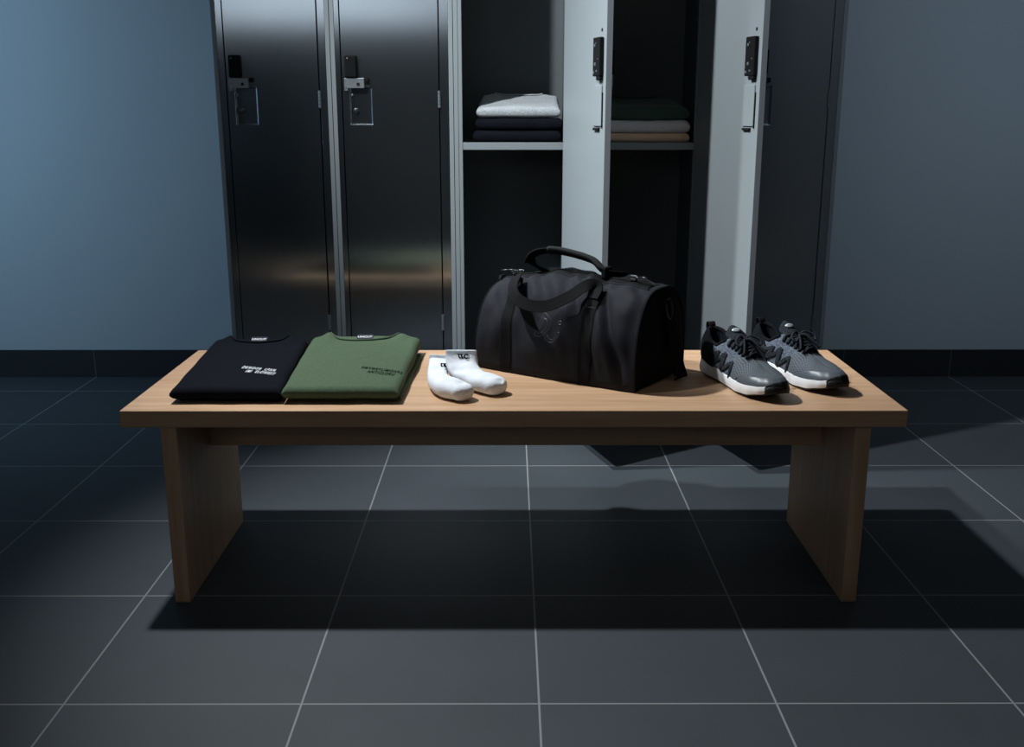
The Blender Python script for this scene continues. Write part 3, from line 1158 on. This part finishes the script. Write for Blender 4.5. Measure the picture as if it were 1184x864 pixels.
# carry handles: anchored on the webbing, front one droops over the front, rear one stands in an arch
aL, aR = bag_P(SA, .345), bag_P(SB, .345)
front_pts = [bag_P(SA, .29) + Vector((0, -.005, .002)), bag_P(SA, .36) + Vector((.002, -.008, .006)), Vector((aL.x + .006, -.090, .236)),
             Vector((aL.x + .018, -.128, .216)), Vector((aL.x + .042, -.150, .193)), Vector((aL.x + .085, -.158, .180)), Vector((aL.x + .130, -.152, .182)),
             Vector((aR.x - .050, -.128, .204)), Vector((aR.x - .020, -.092, .230)),
             bag_P(SB, .37) + Vector((0, -.006, .008)), bag_P(SB, .30) + Vector((0, -.005, .002))]
fp_ = spline(front_pts, 9)
n = len(fp_)
wd = []
for i in range(n):
    u = i / (n - 1)
    k = math.sin(u * PI)
    wd.append(Vector((lerp(1, 0, min(1, k * 1.5)), .12, -1.0 * min(1, k * 1.6) + 0.0)) if u < .5 else Vector((lerp(1, 0, min(1, k * 1.5)), -.12, 1.0 * min(1, k * 1.6))))
wd = []
for i in range(n):
    u = i / (n - 1)
    d = (fp_[min(i + 1, n - 1)] - fp_[max(i - 1, 0)]).normalized()
    face = Vector((0, -1, .35))
    wd.append(d.cross(face))
vs, fs = ribbon_data(fp_, wd, .029, .0035)
mesh('carry_handle', vs, fs, M['web'], bag, False)
back_pts = [bag_P(SA, .66) + Vector((0, .004, .001)), bag_P(SA, .56) + Vector((.002, .002, .006)), Vector((aL.x + .004, -.030, .262)), Vector((aL.x + .018, -.034, .284)),
            Vector((aL.x + .050, -.020, .293)), Vector((aL.x + .095, -.012, .292)), Vector((.040, -.010, .278)), Vector((aR.x - .022, -.010, .256)),
            Vector((aR.x + .002, .018, .243)), bag_P(SB, .60) + Vector((0, .004, .006)), bag_P(SB, .66) + Vector((0, .004, .001))]
bp_ = spline(back_pts, 9)
n = len(bp_)
wd = []
for i in range(n):
    u = i / (n - 1)
    d = (bp_[min(i + 1, n - 1)] - bp_[max(i - 1, 0)]).normalized()
    wd.append(Vector((0, 1, -.55)) if .15 < u < .85 else Vector((1, .0, .0)) if u <= .15 else Vector((-1, .0, .0)))
# smooth the width directions (keep sign)
wd2 = []
for i in range(n):
    acc = Vector()
    for k in range(-6, 7):
        j = min(max(i + k, 0), n - 1)
        v_ = wd[j]
        acc += v_ if v_.dot(wd[min(max(i, 0), n - 1)]) >= -.2 else -v_
    wd2.append(acc.normalized())
vs, fs = ribbon_data(bp_, wd2, .029, .0035)
hnd = mesh('carry_handle', vs, fs, M['web'], bag, False)
# padded grip wrapped round the standing handle
i0, i1 = int(n * .40), int(n * .735)
gp = bp_[i0:i1]
gw = wd2[i0:i1]
vs, fs = [], []
seg = 18
for i, p in enumerate(gp):
    d = (gp[min(i + 1, len(gp) - 1)] - gp[max(i - 1, 0)]).normalized()
    a = (gw[i] - d * gw[i].dot(d)).normalized(); b = d.cross(a)
    endk = 1 if 0 < i < len(gp) - 1 else .8
    for k in range(seg):
        an = 2 * PI * k / seg
        vs.append(p + a * math.cos(an) * .0175 * endk + b * math.sin(an) * .0085 * endk)
for i in range(len(gp) - 1):
    for k in range(seg):
        fs.append((i * seg + k, i * seg + (k + 1) % seg, (i + 1) * seg + (k + 1) % seg, (i + 1) * seg + k))
fs.append(tuple(range(seg))); fs.append(tuple((len(gp) - 1) * seg + k for k in range(seg)))
mesh('grip_wrap', vs, fs, M['web_soft'], bag)
# snap tab at the grip's end
p = gp[-1]
boxes('snap_tab', [(p.x - .006, p.x + .008, p.y - .019, p.y + .017, p.z - .016, p.z + .012)], M['web'], bag, bev=.004)
# D-ring, loop and shoulder strap at the right end
ex = HL + .010
dr = [Vector((ex + .007, -.012 + .001, .190)), Vector((ex + .010, -.013, .175)), Vector((ex + .012, -.008, .160)), Vector((ex + .013, .002, .153)),
      Vector((ex + .012, .012, .160)), Vector((ex + .010, .017, .175)), Vector((ex + .007, .016, .190))]
dring = tube('d_ring', spline(dr, 5), .0019, M['black_metal'], bag, seg=8)
tube('ring_loop', [Vector((ex + .002, -.018, .192)), Vector((ex + .006, -.008, .197)), Vector((ex + .006, .010, .197)), Vector((ex + .002, .022, .192))], .0055, M['web'], bag, seg=8)
sp_ = spline([Vector((ex + .010, .003, .158)), Vector((ex + .016, .008, .130)), Vector((ex + .018, .022, .090)), Vector((ex + .022, .034, .045)), Vector((ex + .032, .036, .012)),
              Vector((ex + .026, .040, .0035))], 8)
vs, fs = ribbon_data(sp_, Vector((.25, 1, 0)), [lerp(.020, .038, min(1, i / 14)) for i in range(len(sp_))], .004)
sp2 = spline([Vector((ex + .012, .006, .150)), Vector((ex + .006, .030, .125)), Vector((ex + .007, .048, .085)), Vector((ex + .010, .056, .045)), Vector((ex + .018, .052, .006))], 8)
vs2, fs2 = ribbon_data(sp2, Vector((.2, 1, 0)), [lerp(.020, .038, min(1, i / 14)) for i in range(len(sp2))], .004)
multi('shoulder_strap', [(vs, fs), (vs2, fs2)], M['web'], bag, False)
# left end: D-ring tab rising at the top
lx = -HL - .004
tube('ring_loop', [Vector((lx + .006, -.022, .205)), Vector((lx - .002, -.006, .213)), Vector((lx - .002, .010, .213))], .005, M['web'], bag, seg=8)

# embossed monogram on the front, drawn as raised outlines
bv = bvh_of(body)
LX, LZ, LS = -.030, .104, .001


def emb(pts, closed=False, r=.0010):
    P = spline([(x, y, 0) for x, y in pts], 5) if len(pts) > 4 else [Vector((x, y, 0)) for x, y in pts]
    V = conform([(v.x, v.y) for v in P], (LX, -.30, LZ), (.00145, 0, 0), (0, 0, .0015), (0, 1, 0), bv, .0008)
    return tube_data(V, r, 6)


D_out = [(-10, 0), (-6, 12), (-2, 24), (1, 36), (1.2, 36), (8, 33), (18, 28), (20, 24), (16, 12), (8, 3), (0, -2), (-10, 0)]
D_in = [(-3, 6), (0, 15), (3, 27), (3.3, 27), (9, 25), (12.5, 22), (10.5, 13), (5, 6), (0, 4), (-3, 6)]
D_mid = [(-6, 3), (-2, 14), (1.8, 31), (2, 31), (9, 28.5), (15.5, 24), (13, 12), (6.5, 4), (0, 1.5), (-6, 3)]
C_out = [(10, -2), (14, -7), (22, -9), (30, -5), (37, 3), (40, 8)]
C_in = [(14, 2), (18, -3), (24, -4.5), (30, -1), (35, 5), (38, 10)]
C_end = [(38, 10), (40, 8)]
sq = [(36, 22), (41, 22), (41, 26.5), (36, 26.5), (36, 22)]
multi('monogram', [emb(D_out), emb(D_in), emb(C_out), emb(C_in), emb(C_end), emb(sq, r=.0013), emb(D_mid, r=.0006)], M['emboss'], bag)

# ------------------------------------------------------------------ running shoes
SL = .320


def outline(x):
    """half widths of the sole at length fraction x (0 heel .. 1 toe): lateral, medial"""
    lat = table([(0, .0), (.012, .014), (.04, .024), (.10, .033), (.22, .0375), (.38, .038), (.55, .044), (.70, .051), (.82, .049), (.90, .041), (.96, .028), (.985, .018), (1, 0)], x)
    med = table([(0, .0), (.012, .014), (.04, .024), (.10, .032), (.22, .035), (.38, .033), (.55, .039), (.70, .047), (.82, .0455), (.90, .037), (.96, .024), (.985, .014), (1, 0)], x)
    return lat, med


NP = 120


def contour():
    """closed outline, list of (x fraction, y) starting at heel, going along the lateral (+y) side to the toe and back"""
    # dense param by cosine spacing
    pts = []
    for k in range(NP // 2 + 1):
        x = .5 - .5 * math.cos(k / (NP // 2) * PI)
        pts.append((x, outline(x)[0]))
    for k in range(NP // 2 - 1, 0, -1):
        x = .5 - .5 * math.cos(k / (NP // 2) * PI)
        pts.append((x, -outline(x)[1]))
    return pts


CONT = contour()


def sole_top(x): return table([(0, .043), (.1, .038), (.3, .031), (.5, .027), (.75, .027), (.9, .031), (1, .038)], x)
def sole_bot(x): return table([(0, .010), (.07, .001), (.15, 0), (.65, 0), (.8, .003), (.92, .011), (1, .021)], x)
def ridge(x): return table([(0, .105), (.06, .101), (.16, .080), (.26, .079), (.36, .094), (.42, .105), (.50, .094), (.60, .080), (.70, .066), (.80, .057), (.90, .051), (1.0, .046)], x)


def top_target(x, sgn):
    """rim / ridge point reached at q=1 for outline fraction x"""
    if x <= .42:
        hw = table([(0, 0), (.012, .010), (.04, .0175), (.10, .024), (.22, .027), (.34, .027), (.42, .023)], x)
        xx = .045 + x * .92
        return xx, sgn * hw, ridge(x)
    if x <= .70:
        hw = table([(.42, .023), (.50, .017), (.60, .013), (.66, .008), (.70, 0.0)], x)
        xx = lerp(.431, .665, (x - .42) / .28)
        return xx, sgn * hw, ridge(xx)
    xx = lerp(.665, .84, (x - .70) / .30)
    return xx, 0.0, ridge(xx)


def upper(x, y, q):
    """shoe-local point of the upper for the outline point (x, y) at height fraction q"""
    sgn = 1 if y >= 0 else -1
    tx, ty, tz = top_target(x, sgn)
    zb_ = sole_top(x) - .004
    bx_, by_ = x, y * .955
    bx_ = .5 + (bx_ - .5) * .985
    front = min(1, max(0, (x - .40) / .35))
    ex = lerp(1.35, 2.0, front)
    qq = 1 - math.cos(q * PI / 2) if front > 0 else q
    fx = lerp(q ** 1.5, 1 - math.cos(q * PI / 2), front)
    fz = lerp(q ** .92, math.sin(q * PI / 2) ** .92, front)
    X = lerp(bx_, tx, fx); Y = lerp(by_, ty, fx); Z = lerp(zb_, tz, fz)
    # ankle belly
    if front < 1:
        Y += sgn * .0035 * math.sin(q * PI) * (1 - front)
        if x < .1: X -= .012 * math.sin(q * PI) * (1 - x / .1)
    return Vector((X * SL, Y, Z))


def cont_at(p):
    """p in 0..NP (float) -> (x, y); 0 heel, NP/2 toe"""
    p = p % NP
    i = int(p); u = p - i
    a = CONT[i]; b = CONT[(i + 1) % NP]
    return a[0] + (b[0] - a[0]) * u, a[1] + (b[1] - a[1]) * u


def up_pt(p, q, off=0.0):
    x, y = cont_at(p)
    P0 = upper(x, y, q)
    if off:
        e = .3
        xa, ya = cont_at(p + e); xb, yb = cont_at(p - e)
        dq = .02
        n = (upper(xa, ya, q) - upper(xb, yb, q)).cross(upper(x, y, min(1, q + dq)) - upper(x, y, max(0, q - dq)))
        if n.length < 1e-12: n = Vector((0, 0, 1))
        n.normalize()
        ref = Vector(((x - .5) * .4, (1 if y > 0 else -1) * .5, .5))
        if n.dot(ref) < 0: n = -n
        P0 = P0 + n * off
    return P0


def grid_mesh(rows, closed=False):
    V, F = [], []
    m = len(rows[0])
    for r in rows: V += r
    for j in range(len(rows) - 1):
        for i in range(m if closed else m - 1):
            i2 = (i + 1) % m
            F.append((j * m + i, j * m + i2, (j + 1) * m + i2, (j + 1) * m + i))
    return V, F


def pf(x, side):
    """outline parameter for length fraction x on side +1 lateral / -1 medial"""
    k = math.acos(max(-1, min(1, 1 - 2 * x))) / PI * (NP / 2)
    return k if side > 0 else NP - k


def patch(name, shoe, mat, fn, nu=24, nv=12, off=.0012, th=.0016, label=None):
    """fn(u,v)->(p,q)"""
    rows = []
    for j in range(nv + 1):
        rows.append([up_pt(*fn(i / nu, j / nv), off) for i in range(nu + 1)])
    V, F = grid_mesh(rows)
    o = mesh(name, V, F, mat, shoe, True, label)
    ul = o.data.uv_layers.new(name='UVMap')
    for lp in o.data.loops:
        ul.data[lp.index].uv = ((lp.vertex_index % (nu + 1)) / nu, (lp.vertex_index // (nu + 1)) / nv)
    sd = o.modifiers.new('s', 'SOLIDIFY'); sd.thickness = th; sd.offset = 0
    return o


def make_shoe(label, loc, ang, mirror):
    my = -1 if mirror else 1
    shoe = thing('running_shoe', label, 'shoe', loc, ang, 'pair of running shoes')
    made = []
    # outsole
    def ring(scale, zf):
        return [Vector((.5 * SL + (x - .5) * SL * (1 + (scale - 1) * .5), y * scale, zf(x))) for x, y in CONT]
    rows = [ring(.86, lambda x: sole_bot(x) + .0002), ring(.93, lambda x: sole_bot(x) + .0004), ring(.965, lambda x: sole_bot(x) + .003), ring(.970, lambda x: sole_bot(x) + .0065)]
    V, F = grid_mesh(rows, True)
    F.append(tuple(range(NP)))
    made.append(mesh('outsole', V, F, M['rubber'], shoe))
    # midsole with sculpted flank
    def flank(h, x):
        bulge = 1.0 + .030 * math.sin(h * PI) - .012 * h
        if x < .45: bulge += .035 * (1 - x / .45) * math.exp(-((h - .30) / .3) ** 2) - .020 * (1 - x / .45) * h
        gro = .0
        if x < .50:
            gro = -.010 * (math.exp(-((h - .62 + x * .3) / .05) ** 2) + math.exp(-((h - .40 + x * .2) / .05) ** 2)) * min(1, (.5 - x) / .15)
        return bulge + gro
    rows = []
    for k in range(17):
        h = k / 16
        rr = []
        for x, y in CONT:
            z = lerp(sole_bot(x) + .005, sole_top(x), h)
            b = flank(h, x)
            rr.append(Vector((.5 * SL + (x - .5) * SL * (1 + (b - 1) * .45), y * b, z)))
        rows.append(rr)
    rows.append([Vector((.5 * SL + (x - .5) * SL * .97, y * .93, sole_top(x) + .0003)) for x, y in CONT])
    rows.append([Vector((.5 * SL + (x - .5) * SL * .80, y * .70, sole_top(x) - .004)) for x, y in CONT])
    V, F = grid_mesh(rows, True)
    F.append(tuple((len(rows) - 1) * NP + k for k in range(NP)))
    made.append(mesh('midsole', V, F, M['foam'], shoe))
    # rubber toe bumper wrapping up the tip, its unlit side stretched as painted shade
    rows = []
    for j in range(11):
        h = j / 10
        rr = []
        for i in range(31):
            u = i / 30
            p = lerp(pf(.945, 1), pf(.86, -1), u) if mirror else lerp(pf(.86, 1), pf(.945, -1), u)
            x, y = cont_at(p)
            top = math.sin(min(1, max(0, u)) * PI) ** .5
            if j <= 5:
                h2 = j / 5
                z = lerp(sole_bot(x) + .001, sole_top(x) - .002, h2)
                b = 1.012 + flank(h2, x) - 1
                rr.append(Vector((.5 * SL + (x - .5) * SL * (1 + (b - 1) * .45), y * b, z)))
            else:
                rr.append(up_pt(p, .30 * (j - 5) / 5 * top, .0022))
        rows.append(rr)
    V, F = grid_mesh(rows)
    o = mesh('toe_bumper_shade', V, F, M['rubber'], shoe)
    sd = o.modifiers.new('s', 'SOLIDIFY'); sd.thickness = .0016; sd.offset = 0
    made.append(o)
    # the knit upper
    nq = 26
    rows = []
    for j in range(nq + 1):
        rows.append([up_pt(i, j / nq) for i in range(NP)])
    V, F = grid_mesh(rows, True)
    # roll the rim inward where the shoe is open
    o = mesh('upper', V, F, M['knit'], shoe)
    sd = o.modifiers.new('s', 'SOLIDIFY'); sd.thickness = .0030; sd.offset = -1
    made.append(o)
    # padded collar tube round the opening, and the dark lining inside
    pr = [pf(.40 - .40 * k / 24, -1) for k in range(25)] + [pf(.40 * k / 24, 1) for k in range(1, 25)]
    path = []
    for p in pr:
        a = up_pt(p, .99); c0 = Vector((.2 * SL, 0, a.z))
        path.append(a + (c0 - a).normalized() * .003 - Vector((0, 0, .001)))
    made.append(mesh('collar_padding', *tube_data(path, .0046, 10), M['shoe_black'], shoe))
    rows = []
    for j in range(9):
        h = j / 8
        rr = []
        for p in pr:
            a = up_pt(p, .97)
            c0 = Vector((.24 * SL, 0, .034))
            q = a.lerp(Vector((lerp(a.x, c0.x, .12 * h), a.y * (1 + .12 * h), .036)), h)
            q.y *= .84
            q.x = lerp(q.x, .24 * SL, .06)
            rr.append(q)
        rows.append(rr)
    V, F = grid_mesh(rows)
    o = mesh('lining', V, F, M['shoe_black'], shoe)
    sd = o.modifiers.new('s', 'SOLIDIFY'); sd.thickness = .0010; sd.offset = 0
    made.append(o)
    V = [Vector((.06 * SL, 0, .037))]
    ins = [Vector((.5 * SL + (x - .5) * SL * .93, y * .84, .036)) for x, y in CONT if True]
    made.append(mesh('insole', ins, [tuple(range(len(ins)))], M['shoe_black'], shoe, False))
    # heel counter (black) around the back
    def heel(u, v):
        p = lerp(-pf(.30, 1), pf(.30, 1), u)
        x, y = cont_at(p)
        qt = lerp(1.0, .25, min(1, x / .34))
        return p, lerp(.02, .97 if x < .2 else lerp(.97, .55, (x - .2) / .1), v)
    made.append(patch('heel_counter', shoe, M['shoe_black'], heel, 50, 14, .0010, .0014))
    # smooth toe film over the front edge
    def toe(u, v):
        p = lerp(pf(.70, 1), pf(.66, -1), u)
        x, y = cont_at(p)
        k = max(0, (x - .66) / .34)
        return p, lerp(.0, .06 + .52 * k ** .75, v)
    made.append(patch('toe_cap', shoe, M['toe_film'], toe, 60, 12, .0010, .0012))
    # open mesh vamp
    def vamp(u, v):
        p = lerp(pf(.585, 1), pf(.585, -1), u)
        x, y = cont_at(p)
        k = max(0, (x - .66) / .34)
        lo = (.06 + .52 * k ** .75) * .95 if x > .66 else .04
        hi = .995 if x > .72 else lerp(.60, .97, min(1, max(0, (x - .585) / .11)))
        return p, lerp(lo, hi, v)
    made.append(patch('mesh_vamp', shoe, M['mesh'], vamp, 80, 20, .0006, .0007))
    # dark zig-zag flank overlays, both sides
    for sd_ in (1, -1):
        def seg_patch(pts, wdt):
            rows = []
            path = spline([(a, b, 0) for a, b in pts], 8)
            n_ = len(path)
            for i, c_ in enumerate(path):
                d = (path[min(i + 1, n_ - 1)] - path[max(i - 1, 0)])
                d = Vector((d.x, d.y * .35, 0)).normalized()
                nn = Vector((-d.y, d.x / .35, 0))
                w_ = wdt * (1 - .35 * abs(2 * i / (n_ - 1) - 1))
                rows.append([up_pt(pf(max(.02, c_.x + nn.x * k * w_), sd_), min(.98, max(.0, c_.y + nn.y * k * w_)), .0018) for k in (-1, -.5, 0, .5, 1)])
            return grid_mesh(rows)
        parts = [seg_patch([(.18, .72), (.27, .60), (.355, .62)], .030), seg_patch([(.355, .66), (.325, .42), (.30, .18)], .028),
                 seg_patch([(.31, .24), (.39, .40), (.455, .56)], .026), seg_patch([(.455, .60), (.435, .32), (.415, .04)], .026),
                 seg_patch([(.42, .06), (.50, .26), (.575, .46)], .022), seg_patch([(.575, .48), (.560, .22), (.545, .0)], .014)]
        o = multi('side_overlay', parts, M['knit_dark'], shoe)
        s3 = o.modifiers.new('s', 'SOLIDIFY'); s3.thickness = .0012; s3.offset = 0
        made.append(o)
    # tongue rising out of the throat
    rows = []
    for j in range(21):
        u = j / 20
        xx = lerp(.655, .335, u)
        zz = ridge(xx) - .004 + .030 * max(0, (u - .45) / .55) ** 1.3 if xx > .42 else 0
        zz = table([(0, ridge(.655) - .005), (.5, ridge(.50) - .003), (.72, ridge(.43) + .006), (1, .127)], u)
        wv = table([(0, .008), (.4, .015), (.75, .024), (.93, .025), (1, .017)], u)
        rr = []
        for i in range(13):
            t_ = i / 12 * 2 - 1
            rr.append(Vector((xx * SL + .006 * t_ * t_ * u, wv * t_, zz - .009 * t_ * t_ * (.5 + u) + .002 * math.sin(u * PI))))
        rows.append(rr)
    V, F = grid_mesh(rows)
    o = mesh('tongue', V, F, M['knit_dark'], shoe)
    s3 = o.modifiers.new('s', 'SOLIDIFY'); s3.thickness = .0050; s3.offset = -1
    made.append(o)
    tg = o
    # oval badge on the tongue
    a_ = rows[18][6]; b_ = rows[14][6]
    dd = (a_ - b_).normalized()
    cc = a_.lerp(b_, .35) + dd.cross(Vector((0, 1, 0))).normalized() * .0
    nn = Vector((0, 1, 0)).cross(dd)
    if nn.z < 0: nn = -nn
    parts = []
    V = []; F = []
    for k in range(24):
        an = 2 * PI * k / 24
        V.append(cc + Vector((0, math.cos(an) * .0105, 0)) + dd * math.sin(an) * .0060 + nn * .0012)
    for k in range(24):
        an = 2 * PI * k / 24
        V.append(cc + Vector((0, math.cos(an) * .0095, 0)) + dd * math.sin(an) * .0052 + nn * .0026)
    for k in range(24): F.append((k, (k + 1) % 24, 24 + (k + 1) % 24, 24 + k))
    F.append(tuple(range(24, 48)))
    bad = mesh('tongue_badge', V, F, M['logo_silver'], tg)
    made.append(bad)
    mk = []
    for pts in ([(-.55, -.3), (-.2, .35), (.1, -.25)], [(.1, .35), (.5, .3), (.55, -.3)]):
        P = [cc + Vector((0, x * .0105, 0)) + dd * y * .0060 + nn * .0028 for x, y in pts]
        mk.append(tube_data(P, .0006, 5))
    # (mark on the badge)
    mkobj = multi('badge_mark', mk, M['zinc'], tg); made.append(mkobj)
    # eyelet loops and laces
    loops = []
    holes = []
    for k in range(6):
        x = lerp(.445, .665, k / 5)
        hl = []
        for sd_ in (1, -1):
            p = pf(x, sd_)
            A = up_pt(p, .93, .002); B = up_pt(p, .80, .0022)
            hl.append((A, B))
            c_ = A.lerp(B, .5)
            loops.append(ribbon_data([B - Vector((0, 0, .0015)), B + (A - B) * .3 + Vector((0, 0, .0016)), A + Vector((0, 0, .0016)), A + (A - B) * .35 - Vector((0, 0, .0012))],
                                     Vector((1, 0, 0)), .0068, .0018))
        holes.append(hl)
    o = multi('eyelet_loops', loops, M['shoe_black'], shoe); made.append(o)
    lc = []
    def lace(P, w_=.0080):
        path = spline(P, 7)
        lc.append(ribbon_data(path, [Vector((1, 0, .35))] * len(path), w_, .0036))
    for k in range(6):
        (A, B), (A2, B2) = holes[k]
        mid = (A + A2) / 2 + Vector((0, 0, .0075))
        lace([B.lerp(A, .3), A + Vector((0, -.002, .003)), mid + Vector((.002, .004, 0)), mid + Vector((.002, -.004, 0)), A2 + Vector((0, .002, .003)), B2.lerp(A2, .3)])
        if k < 5:
            (C1, _), (C2, _) = holes[k + 1]
            mz = Vector((0, 0, .0095))
            lace([A + Vector((0, 0, .003)), (A + C2) / 2 + mz, C2 + Vector((0, 0, .003))], .0055)
            lace([A2 + Vector((0, 0, .003)), (A2 + C1) / 2 + mz + Vector((0, 0, .001)), C1 + Vector((0, 0, .003))], .0055)
    # bow: knot, two loops and two ends
    K = (holes[1][0][0] + holes[1][1][0]) / 2 + Vector((.004, 0, .012))
    for s_ in (1, -1):
        lace([K, K + Vector((.004, s_ * .014, .008)), K + Vector((.016, s_ * .030, .000)), K + Vector((.026, s_ * .026, -.009)), K + Vector((.016, s_ * .012, -.002)), K + Vector((.002, 0, .001))], .0052)
        lace([K, K + Vector((.014, s_ * .008, .002)), K + Vector((.032, s_ * .017, -.010)), K + Vector((.046, s_ * .026, -.022))], .0048)
    lc.append(tube_data([K + Vector((0, -.006, 0)), K + Vector((.001, 0, .001)), K + Vector((0, .006, 0))], [.0035, .005, .0035], 10))
    made.append(multi('laces', lc, M['lace'], shoe))
    # heel pull tab
    a_ = up_pt(0, .97)
    P = spline([a_ + Vector((.008, 0, -.012)), a_ + Vector((.006, 0, .006)), a_ + Vector((.000, 0, .013)), a_ + Vector((-.008, 0, .009)), a_ + Vector((-.006, 0, -.012))], 6)
    V, F = ribbon_data(P, Vector((0, 1, 0)), .017, .0024)
    made.append(mesh('pull_tab', V, F, M['web'], shoe))
    for o in made:
        o.data.transform(Matrix.Scale(1.06, 4))
    if mirror:
        mm = Matrix.Scale(-1, 4, (0, 1, 0))
        for o in made:
            o.data.transform(mm)
            o.data.flip_normals()
    return shoe


S_ANG = math.atan2(-.949, .316)
heel_pos = Vector((.497, 2.525, BT + .0004))
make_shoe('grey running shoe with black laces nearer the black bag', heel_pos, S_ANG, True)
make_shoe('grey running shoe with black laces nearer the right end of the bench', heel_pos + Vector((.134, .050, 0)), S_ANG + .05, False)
